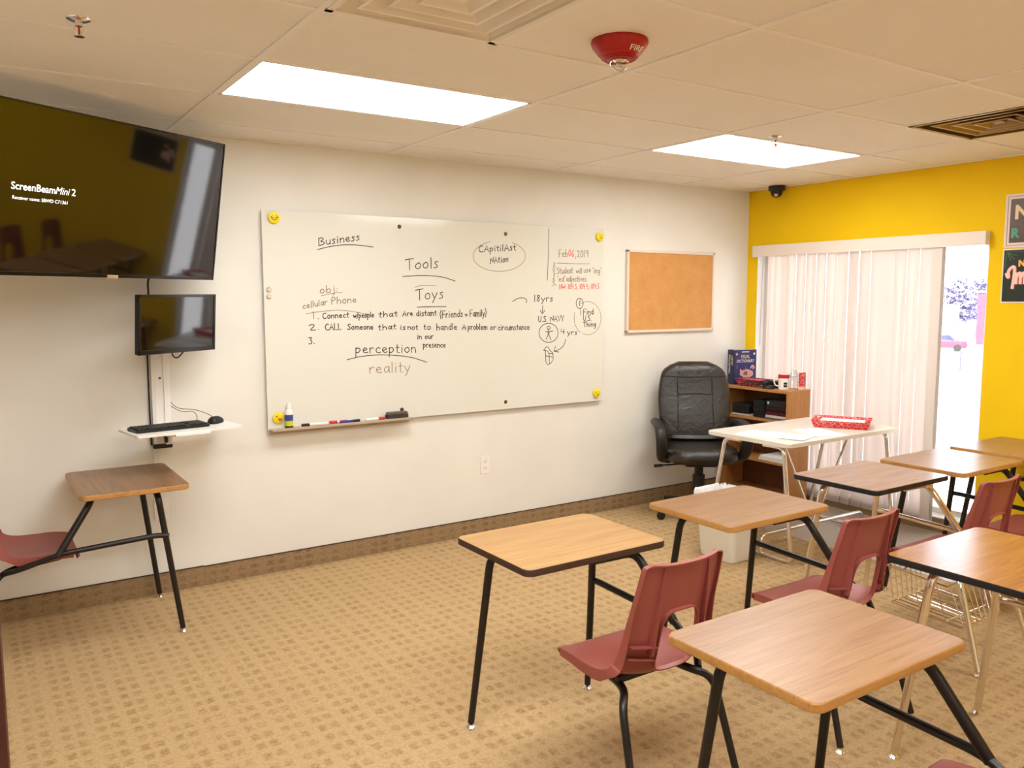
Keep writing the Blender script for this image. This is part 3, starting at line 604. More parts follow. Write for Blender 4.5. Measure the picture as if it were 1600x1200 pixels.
STROKES = [(0, [(-3.6506, 1.8346), (-3.5778, 1.8549), (-3.4804, 1.8691), (-3.3933, 1.8684), (-3.3086, 1.8601)]), (0, [(-3.1195, 1.6904), (-2.9849, 1.7), (-2.851, 1.694), (-2.7551, 1.6673)]), (1, [(-3.0385, 1.6256), (-3.0033, 1.6375), (-2.8968, 1.6383)]), (0, [(-3.0228, 1.5048), (-2.9208, 1.508), (-2.8211, 1.5074)]), (1, [(-3.6346, 1.5747), (-3.5651, 1.5894), (-3.5065, 1.5932)]), (1, [(-3.7279, 1.4736), (-3.6254, 1.4871), (-3.5088, 1.4934), (-3.3492, 1.4656)]), (0, [(-3.4879, 1.2018), (-3.3909, 1.2205), (-3.2504, 1.2227), (-3.0797, 1.2043), (-2.961, 1.1636)]), (1, [(-2.3217, 1.9205), (-2.2868, 1.9096), (-2.2578, 1.8952), (-2.2358, 1.8779), (-2.2221, 1.8585), (-2.2172, 1.8378), (-2.2215, 1.8169), (-2.2346, 1.7966), (-2.2561, 1.7779), (-2.2848, 1.7617), (-2.3195, 1.7486), (-2.3584, 1.7392), (-2.3999, 1.7339), (-2.4421, 1.7328), (-2.4832, 1.736), (-2.5214, 1.7433), (-2.5551, 1.7542), (-2.5831, 1.7684), (-2.6041, 1.7852), (-2.6175, 1.8039), (-2.6226, 1.8237), (-2.6194, 1.8438), (-2.6079, 1.8634), (-2.5885, 1.8817), (-2.5621, 1.8979), (-2.5297, 1.9114), (-2.4926, 1.9216)]), (3, [(-2.0263, 2.0256), (-2.0309, 1.8421), (-2.0382, 1.6791)]), (1, [(-1.9579, 1.7967), (-1.8202, 1.7954), (-1.6732, 1.7986)]), (0, [(-2.3195, 1.5377), (-2.289, 1.5545), (-2.2582, 1.5629), (-2.2221, 1.5586), (-2.2066, 1.5459), (-2.2117, 1.5289)]), (0, [(-2.0749, 1.5111), (-2.08, 1.455)]), (0, [(-2.0961, 1.4768), (-2.08, 1.4507), (-2.0587, 1.4764)]), (0, [(-1.9441, 1.3219), (-1.9464, 1.3062), (-1.9533, 1.2915), (-1.9645, 1.2788), (-1.9793, 1.2687), (-1.9967, 1.2618), (-2.0157, 1.2586), (-2.0353, 1.2592), (-2.0542, 1.2635), (-2.0715, 1.2714), (-2.086, 1.2822), (-2.097, 1.2954), (-2.1039, 1.3103), (-2.1063, 1.3259), (-2.104, 1.3413), (-2.0972, 1.3558), (-2.0863, 1.3685), (-2.0719, 1.3786), (-2.0547, 1.3855), (-2.0359, 1.389), (-2.0163, 1.3886), (-1.9973, 1.3845), (-1.9798, 1.3768), (-1.965, 1.3661), (-1.9537, 1.3528), (-1.9466, 1.3378), (-1.9441, 1.3219)]), (0, [(-2.0125, 1.3585), (-2.015, 1.3522), (-2.0218, 1.3483), (-2.0301, 1.3485), (-2.0369, 1.3526), (-2.0395, 1.3591), (-2.0369, 1.3654), (-2.0302, 1.3692), (-2.0218, 1.3691), (-2.0151, 1.365), (-2.0125, 1.3585)]), (0, [(-2.0259, 1.3457), (-2.0258, 1.3152), (-2.0472, 1.2809)]), (0, [(-2.0258, 1.3152), (-2.0039, 1.2753)]), (0, [(-2.0528, 1.3333), (-2.0259, 1.3326), (-1.9879, 1.3361)]), (0, [(-2.0366, 1.3242), (-2.015, 1.3237)]), (0, [(-1.8774, 1.2761), (-1.8938, 1.2322), (-1.9324, 1.207), (-1.9817, 1.1955)]), (0, [(-1.9655, 1.2302), (-1.9817, 1.1955), (-1.9378, 1.1895)]), (0, [(-2.0631, 1.2116), (-2.0362, 1.2369), (-2.009, 1.1965), (-1.9871, 1.1869), (-1.9868, 1.1252), (-2.0464, 1.0971), (-2.0523, 1.2069)]), (0, [(-2.0684, 1.2074), (-2.0198, 1.1969), (-2.0194, 1.1091)]), (0, [(-2.0467, 1.1673), (-1.9924, 1.1563)]), (0, [(-2.0198, 1.1838), (-1.9871, 1.1781)]), (0, [(-1.7274, 1.5225), (-1.7282, 1.5139), (-1.7308, 1.5059), (-1.7351, 1.4989), (-1.7407, 1.4932), (-1.7473, 1.4893), (-1.7546, 1.4873), (-1.7621, 1.4873), (-1.7694, 1.4894), (-1.7761, 1.4935), (-1.7818, 1.4992), (-1.7861, 1.5062), (-1.7888, 1.5143), (-1.7898, 1.5227), (-1.789, 1.5312), (-1.7864, 1.5392), (-1.7822, 1.5462), (-1.7767, 1.5519), (-1.7701, 1.5558), (-1.7628, 1.5579), (-1.7553, 1.5579), (-1.748, 1.5558), (-1.7413, 1.5518), (-1.7355, 1.5461), (-1.7312, 1.539), (-1.7284, 1.531), (-1.7274, 1.5225)]), (0, [(-1.7498, 1.487), (-1.7494, 1.4424)]), (1, [(-1.7263, 1.3103), (-1.7083, 1.305), (-1.6898, 1.3024), (-1.6711, 1.3026), (-1.6527, 1.3056), (-1.635, 1.3113), (-1.6185, 1.3196), (-1.6036, 1.3303), (-1.5907, 1.3432), (-1.58, 1.358), (-1.5719, 1.3742), (-1.5665, 1.3915), (-1.564, 1.4095), (-1.5644, 1.4277), (-1.5678, 1.4457), (-1.574, 1.4631), (-1.5829, 1.4793), (-1.5942, 1.4941), (-1.6077, 1.507), (-1.623, 1.5178), (-1.6398, 1.5262), (-1.6577, 1.532), (-1.6761, 1.5351), (-1.6948, 1.5355), (-1.7131, 1.5331), (-1.7308, 1.528), (-1.7473, 1.5204)]), (1, [(-1.799, 1.4603), (-1.801, 1.4544), (-1.8026, 1.4485), (-1.8039, 1.4424), (-1.8049, 1.4363), (-1.8055, 1.4302), (-1.8058, 1.424), (-1.8057, 1.4178), (-1.8053, 1.4116), (-1.8046, 1.4054), (-1.8035, 1.3993), (-1.8021, 1.3932), (-1.8004, 1.3872), (-1.7983, 1.3813), (-1.7959, 1.3754), (-1.7932, 1.3697), (-1.7902, 1.3642), (-1.7869, 1.3588), (-1.7833, 1.3535), (-1.7794, 1.3485), (-1.7753, 1.3436), (-1.7709, 1.3389), (-1.7662, 1.3345), (-1.7613, 1.3303), (-1.7562, 1.3264), (-1.7509, 1.3227), (-1.7454, 1.3193)]), (1, [(-1.9904, 1.8003), (-1.9687, 1.7921), (-1.9903, 1.783), (-1.9686, 1.7706), (-1.9847, 1.7573), (-1.9684, 1.749), (-1.99, 1.7357), (-1.9683, 1.7231), (-1.9899, 1.7141), (-1.9736, 1.7014), (-1.9952, 1.6882), (-1.968, 1.6798), (-1.9951, 1.6666), (-1.9733, 1.6538), (-1.9949, 1.6406)]), (1, [(-1.9741, 1.7963), (-1.9955, 1.7571), (-1.9737, 1.7143), (-1.9951, 1.6709), (-1.9624, 1.6452)])]

for txt, x0, z0, x1, z1, cap, ink in RUNS:
    bm = BM(); tot = sum(GL[c][0]+.13 for c in txt)-.13; sx = (x1-x0)/tot; cur = 0
    for c in txt:
        wd, st = GL[c]
        for s in st.split('|'):
            if not s: continue
            p = [tuple(map(float, q.split(','))) for q in s.split()]
            p = [(a+hr.uniform(-.025, .025), b+hr.uniform(-.03, .03)) for a, b in p]; p = chaikin(p) if len(p) > 3 else p
            r = []
            for a, b in p:
                f = (cur+a)/tot; r.append((x0+(cur+a)*sx, z0+(z1-z0)*f+b*cap))
            ribbon(bm, r, .0052 if ink == 0 else .0046)
        cur += wd+.13
    obj('handwriting', bm, INK[ink], wb, smooth=False)
for ink, p in STROKES:
    bm = BM(); ribbon(bm, chaikin(p, 1), .0046 if ink in (0, 3) else .0034); obj('drawn_line', bm, INK[ink], wb, smooth=False)

# smiley magnets
M_SMBLACK = P('smiley_black', srgb(40, 30, 16), .6)
def smiley(x, z, kind, label):
    t = thing('smiley_magnet', label, 'magnet', (x, -.0306, z), (PI/2, 0, 0), 'smiley magnets on the whiteboard')
    bm = BM(); lathe(bm, [(.029, 0), (.032, .004), (.032, .010), (.027, .014), (0, .0155)], 32); obj('magnet_disc', bm, M_SMILEY, t)
    bm = BM()
    def st(p, r=.0018): tube(bm, [(a, b, .0150) for a, b in p], r, 6)
    if kind == 0:
        st([(-.018, .006), (-.010, -.010), (0, -.014), (.012, -.010), (.019, .006)]); st([(-.012, .014), (-.008, .010)], .0016); st([(.008, .010), (.013, .014)], .0016); st([(-.018, .006), (0, -.004), (.019, .006)], .0014)
    elif kind == 1:
        st([(-.016, .010), (-.006, .013)], .0016); st([(-.014, .006), (-.005, .008)], .0014)
        prism(bm, [(-.002, -.002), (.020, -.006), (.016, -.019), (.006, -.020)], .013, .0162, 1)
        st([(-.003, -.002), (.021, -.006), (.015, -.020), (.004, -.018), (-.003, -.002)], .0012)
    elif kind == 2:
        st([(-.008, .012), (-.005, .012)], .003); st([(.010, .010), (.013, .009)], .003); st([(-.004, -.004), (.008, -.008), (.014, -.014)], .0022)
    else:
        st([(-.009, .006), (-.006, .004)], .003); st([(.010, .010), (.018, .012)], .0016); st([(-.008, -.010), (.004, -.016), (.016, -.008), (.021, .0)], .0018)
    obj('face_marks', bm, [M_SMBLACK, M_INKRED], t)
smiley(-3.898, 2.000, 0, 'yellow smiley magnet with laughing grin, top corner of whiteboard near the television')
smiley(-3.907, .893, 1, 'yellow smiley magnet with open red mouth beside the spray bottle')
smiley(-1.589, 1.988, 2, 'yellow smiley magnet above the written date on the whiteboard')
smiley(-1.604, .884, 3, 'yellow winking smiley magnet at lower whiteboard corner near the office chair')
for z, l in ((1.607, 'upper'), (1.570, 'lower')):
    bm = BM(); lathe(bm, [(.0, .010), (.010, .010), (.014, .004), (.015, 0)], 18)
    o = obj('clear_hook', bm, P('clear_hook_plastic', srgb(214, 200, 182), .15), rot=(PI/2, 0, 0), loc=(-3.936, -.0305, z)); tag(o, l+' of two small clear round pegs stuck at the whiteboard edge', 'peg', 'clear pegs on the whiteboard')

# things on the ledge
def spray():
    t = thing('spray_bottle', 'small white spray bottle with blue and yellow label on the whiteboard ledge', 'bottle', (-3.853, -.058, .8345))
    bm = BM(); lathe(bm, [(.0, 0), (.020, 0), (.022, .004), (.022, .085), (.018, .098), (.011, .106), (.011, .112)], 24); obj('bottle_body', bm, M_PLASTICWHT, t)
    bm = BM(); lathe(bm, [(.0225, .006), (.0227, .040)], 24, cap=False); lathe(bm, [(.0226, .041), (.0226, .076)], 24, 1, cap=False); lathe(bm, [(.0228, .001), (.0228, .012)], 24, 2, cap=False)
    obj('bottle_label', bm, [P('label_lime', srgb(206, 208, 40), .5), P('label_blue', srgb(58, 70, 140), .5), M_PLASTICBLK], t)
    bm = BM(); lathe(bm, [(.013, .110), (.014, .126), (.010, .134), (.010, .142), (.0, .144)], 18); obj('spray_cap', bm, M_PLASTICWHT, t)
spray()
def marker(x, y, rz, body, capm, band, label, L=.125, flip=False):
    t = thing('dry_erase_marker', label, 'marker', (x, y, .8425), (0, 0, rz), 'markers on the whiteboard ledge')
    R = Matrix.Rotation(PI/2, 4, 'Y')
    bm = BM(); lathe(bm, [(.0, -L/2), (.0075, -L/2), (.008, -L/2+.004), (.008, L/2-.045)], 14, mat=R); obj('marker_barrel', bm, body, t)
    bm = BM(); lathe(bm, [(.0086, L/2-.046), (.0086, L/2-.003), (.006, L/2), (0, L/2)], 14, mat=R); obj('marker_cap', bm, capm, t)
    bm = BM(); lathe(bm, [(.0083, -L/2+.02), (.0083, L/2-.06)], 14, mat=R, cap=False); obj('marker_label', bm, band, t)
MK_R = P('marker_red', srgb(206, 46, 40), .4); MK_B = P('marker_blue', srgb(52, 58, 130), .4)
marker(-3.705, -.060, PI, M_PLASTICWHT, M_PLASTICBLK, M_PLASTICWHT, 'white dry erase marker with black cap, nearest the spray bottle', .155)
marker(-3.545, -.046, PI, M_PLASTICWHT, MK_R, MK_R, 'red capped marker lying behind the blue marker', .13)
marker(-3.492, -.066, 0, MK_B, M_PLASTICBLK, MK_B, 'blue dry erase marker with black end on the ledge')
marker(-3.326, -.060, 0, M_PLASTICWHT, MK_R, M_PLASTICWHT, 'white marker with red cap beside the eraser')
t = thing('board_eraser', 'dark grey felt whiteboard eraser on the ledge end', 'eraser', (-3.185, -.058, .8345))
bm = BM(); box(bm, (-.068, -.022, 0), (.068, .022, .024), .003); obj('felt_pad', bm, P('eraser_felt', srgb(64, 52, 46), .95), t)
bm = BM(); box(bm, (-.066, -.021, .0241), (.066, .021, .040), .006); obj('eraser_back', bm, P('eraser_grey', srgb(96, 84, 76), .7), t)

# ================================================================== cork board, outlets
t = thing('cork_board', 'square cork notice board with pale frame on the cream wall', 'notice board', (-.861, 0, 1.607))
bm = BM(); box(bm, (-.435, -.016, -.287), (.435, -.004, .287)); obj('cork_panel', bm, M_CORK, t)
bm = BM()
for a, b in (((-.454, -.303), (.454, -.283)), ((-.454, .283), (.454, .303)), ((-.454, -.303), (-.434, .303)), ((.434, -.303), (.454, .303))): box(bm, (a[0], -.024, a[1]), (b[0], -.001, b[1]), .004)
obj('board_frame', bm, P('pale_frame', srgb(232, 214, 196), .45), t)
def outlet(x, z, label):
    t = thing('wall_outlet', label, 'outlet', (x, 0, z), group='wall outlets')
    bm = BM(); box(bm, (-.036, -.007, -.058), (.036, -.0005, .058), .004); obj('cover_plate', bm, M_PLASTICWHT, t)
    for dz in (.022, -.022):
        bm = BM(); prism(bm, rrect(.034, .028, .010), .004, .0085, mat=Matrix.Translation((0, 0, dz))@Matrix.Rotation(PI/2, 4, 'X'))
        for sx in (-.007, .007): box(bm, (sx-.0012, -.0092, dz-.002), (sx+.0012, -.008, dz+.008), 0, 2, 1)
        box(bm, (-.002, -.0092, dz-.010), (.002, -.008, dz-.006), 0, 2, 1)
        obj('socket', bm, [M_PLASTICWHT, M_PLASTICBLK], t)
outlet(-2.524, .462, 'white wall outlet below the whiteboard')
outlet(-4.535, .455, 'white wall outlet behind the grey-brown student desk with a plug in it')

# ================================================================== television and wall workstation
def screen_root(name, label, cat, c, yaw, tilt, roll=0):
    o = thing(name, label, cat, c); u = Vector((math.cos(yaw), math.sin(yaw), 0)); n = Vector((math.sin(yaw), -math.cos(yaw), 0))
    v = Vector((0, 0, math.cos(tilt)))+n*math.sin(tilt); m = Matrix((u, v, u.cross(v))).transposed().to_4x4()@Matrix.Rotation(roll, 4, 'Z')
    m.translation = Vector(c); o.matrix_world = m; return o
tv = screen_root('television', 'large black wall television tilted down showing white text', 'television', (-4.757, -.56, 1.985), .517, .1745)
W2, H2 = .584, .3375
bm = BM(); box(bm, (-W2, -H2, -.035), (W2, H2, -.004), .006)
for a, b in (((-W2, -H2), (W2, -H2+.016)), ((-W2, H2-.008), (W2, H2)), ((-W2, -H2), (-W2+.008, H2)), ((W2-.008, -H2), (W2, H2))): box(bm, (a[0], a[1], -.006), (b[0], b[1], .002), .001)
box(bm, (-.35, -.25, -.075), (.35, .12, -.034), .012)
obj('tv_body', bm, M_TVBEZEL, tv)
bm = BM(); box(bm, (-W2+.008, -H2+.016, -.006), (W2-.008, H2-.008, -.001)); obj('tv_screen', bm, M_SCREEN, tv)
bm = BM(); box(bm, (-.028, -H2-.006, -.002), (.028, -H2+.012, .004), .002); obj('maker_badge', bm, M_STEEL, tv)
bm = fit_width(text_bm('ScreenBeam', .040, bold=.0004), .182)
b2 = fit_width(text_bm('Mini', .040, shear=.25), .062)
for v in b2.verts: v.co.x += .184
merge(bm, b2); b2 = fit_width(text_bm('2', .040), .018)
for v in b2.verts: v.co.x += .254
merge(bm, b2)
obj('screen_text', bm, M_TXT, tv, smooth=False, loc=(-.4715, .000, .0000))
bm = fit_width(text_bm('Receiver name: SBWD C71361', .019), .231); obj('screen_text', bm, M_TXT, tv, smooth=False, loc=(-.465, -.038, .0000))
bm = BM(); inv = tv.matrix_world.inverted()          # wall arm behind the set
for p in (((-.0, .0, -.07), None),):
    a = Vector((0, -.03, -.07)); e = inv@Vector((-4.62, -.012, 1.97)); tube(bm, [a, (a+e)/2+Vector((.05, 0, 0)), e], .022, 10)
b2 = BM(); box(b2, (-4.74, -.02, 1.84), (-4.50, -.001, 2.10), .003); merge(bm, b2, 0, inv)
obj('wall_bracket', bm, M_PLASTICBLK, tv)
o = obj('power_cable', (lambda b: (tube(b, [(-4.50, -.10, 1.72), (-4.555, -.030, 1.66), (-4.552, -.020, 1.56), (-4.545, -.020, 1.50)], .005, 8, .03), b)[1])(BM()), M_PLASTICBLK)
tag(o, 'short black cable hanging between the television and small monitor', 'cable')

ws = thing('wall_workstation', 'white wall mounted track with keyboard tray under the small monitor', 'wall mount', (-4.515, 0, 0))
bm = BM(); box(bm, (-.045, -.030, .800), (.043, -.001, 1.545), .004); box(bm, (.012, -.038, .80), (.043, -.029, 1.545), .003); box(bm, (-.030, -.033, .82), (-.024, -.029, 1.54)); obj('track', bm, M_PLASTICWHT, ws)
bm = BM(); box(bm, (-.047, -.036, .782), (.045, -.001, .806), .003); box(bm, (.004, -.050, .812), (.022, -.036, .850), .003); obj('track_end_cap', bm, M_PLASTICBLK, ws)
bm = BM(); lathe(bm, [(0, 0), (.006, 0), (.006, .006), (0, .007)], 12, mat=Matrix.Translation((-.004, -.030, 1.15))@Matrix.Rotation(PI/2, 4, 'X')); obj('track_screw', bm, M_BROWN, ws)
bm = BM(); b2 = BM(); prism(b2, rrect(.515, .29, .012), 0, .012, 0, .002)
mt = Matrix.Translation((.047, -.247, .905))@Matrix.Rotation(math.radians(8), 4, 'Z'); merge(bm, b2, 0, mt)
b2 = BM(); box(b2, (-.08, -.15, -.012), (.09, -.135, .002), .003); merge(bm, b2, 0, mt)
obj('keyboard_tray', bm, M_PLASTICWHT, ws)
bm = BM(); box(bm, (-.02, -.24, .870), (.06, -.03, .905), .004); box(bm, (-.035, -.22, 1.40), (.035, -.03, 1.46), .004); obj('support_arm', bm, M_PLASTICWHT, ws)
bm = BM(); tube(bm, [(-.055, -.012, 1.30), (-.056, -.012, 1.0), (-.054, -.012, .80)], .004, 8)
obj('cable_bundle', bm, M_PLASTICBLK, ws)
mo = screen_root('monitor', 'small black computer monitor on the wall track below the television', 'monitor', (-4.469, -.297, 1.437), .508, .085, .009)
W3, H3 = .231, .1425
bm = BM(); box(bm, (-W3, -H3, -.028), (W3, H3, -.003), .005)
for a, b in (((-W3, -H3), (W3, -H3+.022)), ((-W3, H3-.013), (W3, H3)), ((-W3, -H3), (-W3+.013, H3)), ((W3-.013, -H3), (W3, H3))): box(bm, (a[0], a[1], -.006), (b[0], b[1], .002), .001)
box(bm, (-.10, -.07, -.062), (.10, .07, -.027), .01)
obj('monitor_case', bm, M_TVBEZEL, mo)
bm = BM(); box(bm, (-W3+.013, -H3+.022, -.006), (W3-.013, H3-.013, -.001)); obj('monitor_screen', bm, M_SCREEN, mo)
bm = BM(); tube(bm, [(-.02, -.09, -.03), (-.01, -.165, -.03), (.02, -.178, -.03), (.06, -.145, -.03), (.08, -.09, -.035)], .0035, 8, .02); obj('monitor_cable', bm, M_PLASTICBLK, mo)

kx = Matrix.Translation((-4.515+.055, -.247, .917))@Matrix.Rotation(math.radians(8), 4, 'Z')
kb = thing('keyboard', 'black computer keyboard on the white wall tray', 'keyboard'); kb.matrix_world = kx@Matrix.Translation((-.065, .005, .0005))
bm = BM(); prism(bm, rrect(.355, .155, .012), 0, .013, 0, .003); obj('keyboard_base', bm, M_PLASTICBLK, kb)
bm = BM()
for r in range(6):
    for c in range(20):
        if c in (14, 18) and r < 5 and c == 14: continue
        if r == 0 and 3 <= c <= 8:
            if c == 3: box(bm, (-.1700+c*.017, -.066, .012), (-.1700+9*.017-.002, -.050, .019), .002)
            continue
        box(bm, (-.1700+c*.017, -.066+r*.0215, .012), (-.1700+c*.017+.0148, -.066+r*.0215+.0165, .0195), .002, 1)
obj('keys', bm, M_KEYS, kb)
ms = thing('computer_mouse', 'black computer mouse beside the keyboard on the white tray', 'mouse'); ms.matrix_world = kx@Matrix.Translation((.178, .025, .0005))@Matrix.Rotation(math.radians(-50), 4, 'Z')
bm = BM(); loft(bm, [(0, 0, 0, .030, .050, 2.6), (0, 0, .010, .032, .053, 2.6), (0, -.003, .024, .027, .044, 2.4), (0, -.006, .033, .017, .028, 2.2), (0, -.008, .036, .006, .010, 2)]); obj('mouse_body', bm, M_PLASTICBLK, ms)
bm = BM(); tube(bm, [(0, .020, .031), (0, .034, .026)], .004, 8); obj('scroll_wheel', bm, M_KEYS, ms)
def wire(name, pts, r, m, label, cat='cable'):
    bm = BM(); tube(bm, pts, r, 8, .04); return tag(obj(name, bm, m), label, cat)
wire('mouse_cable', [(-4.470, -.030, 1.02), (-4.44, -.05, .985), (-4.37, -.10, .985), (-4.31, -.15, .96), (-4.285, -.185, .938)], .0016, M_PLASTICBLK, 'thin dark cable from the wall track to the mouse')
wire('keyboard_cable', [(-4.470, -.028, 1.00), (-4.42, -.05, .965), (-4.37, -.09, .975), (-4.36, -.13, .945), (-4.375, -.155, .930)], .0016, M_PLASTICBLK, 'thin dark cable from the wall track to the keyboard')
wire('white_cable', [(-4.557, -.007, .80), (-4.560, -.007, .62), (-4.545, -.012, .53), (-4.535, -.025, .50), (-4.535, -.015, .480)], .004, M_PLASTICWHT, 'white power cord running from the wall track down to the outlet')

# ================================================================== posters on the yellow wall
def framedposter(z0, z1, m_bg, m_border, bw, label):
    t = thing('poster', label, 'poster', (-.0005, -2.21, (z0+z1)/2), group='posters on the yellow wall')
    h = (z1-z0)/2; w_ = .222
    bm = BM(); box(bm, (-.0025, -w_, -h), (-.0005, w_, h)); obj('poster_sheet', bm, m_border, t)
    bm = BM(); box(bm, (-.0034, -w_+bw, -h+bw), (-.0024, w_-bw, h-bw)); obj('poster_print', bm, m_bg, t)
    return t, h, w_
PM = Matrix(((0, 0, -1, 0), (-1, 0, 0, 0), (0, 1, 0, 0), (0, 0, 0, 1)))          # text x -> -y, text y -> z
def ptext(t, s, size, y, z, m, off=-.0042, **kw):
    bm = text_bm(s, size, extrude=.0003, **kw)
    bmesh.ops.transform(bm, matrix=Matrix.Translation((off, y, z))@PM, verts=bm.verts[:]); bmesh.ops.recalc_face_normals(bm, faces=bm.faces[:])
    obj('poster_lettering', bm, m, t, smooth=False)
M_PBORDER = P('poster_cream_border', srgb(236, 216, 200), .5)
t, h, w_ = framedposter(1.862, 2.184, P('chalk_grey_print', srgb(92, 70, 64), .35, bump=None), M_PBORDER, .030, 'upper poster with cream border and dark chalkboard print on the yellow wall')
bm = BM()
for a, b in (((-w_+.014, h-.016), (w_-.014, h-.013)), ((-w_+.014, -h+.013), (w_-.014, -h+.016)), ((-w_+.014, -h+.014), (-w_+.017, h-.014)), ((w_-.017, -h+.014), (w_-.014, h-.014))): box(bm, (-.0036, a[0], a[1]), (-.0026, b[0], b[1]))
obj('border_line', bm, P('poster_line', srgb(150, 112, 104), .5), t)
ptext(t, 'N', .115, .168, .012, P('letter_cream', srgb(240, 214, 160), .5), bold=.004)
ptext(t, 'R', .075, .182, -.098, P('letter_teal', srgb(86, 164, 132), .5), bold=.004)
t, h, w_ = framedposter(1.528, 1.856, P('dark_green_print', srgb(34, 42, 32), .35), M_PBORDER, .008, 'lower poster with dark green chalk print and pink script on the yellow wall')
mg = P('letter_green_line', srgb(90, 134, 84), .5)
bm = BM(); b = [(.205, .140), (.05, .140)]
for p in ([(.200, .145), (.03, .145)], [(.200, .145), (.203, .045)], [(.193, .138), (.150, .100)], [(.193, .138), (.172, .092)], [(.193, .138), (.140, .122)]):
    tube(bm, [(-.0040, a, c) for a, c in p], .0012, 6)
obj('border_line', bm, mg, t)
ptext(t, 'N', .050, .128, .058, P('letter_gold', srgb(246, 190, 70), .5), bold=.003)
def script(y0, z0, m, off, r):
    bm = BM()
    for p in ([(.195, .018), (.188, -.006), (.178, -.010), (.186, .030), (.160, .058), (.146, .052), (.150, -.020), (.156, -.078)], [(.134, .020), (.136, -.050)], [(.134, -.01), (.118, .022), (.110, .010), (.112, -.050)], [(.110, -.01), (.095, .022), (.086, .010), (.088, -.050)]):
        p2 = chaikin([(a, b) for a, b in p], 2); tube(bm, [(off, a+y0, b+z0) for a, b in p2], r, 8)
    for v in bm.verts: v.co.x = off+(v.co.x-off)*.12
    obj('poster_lettering', bm, m, t)
script(-.004, -.003, P('letter_red_shadow', srgb(206, 84, 74), .5), -.0046, .0085)
script(0, 0, P('letter_pink', srgb(250, 204, 186), .5), -.0058, .0085)

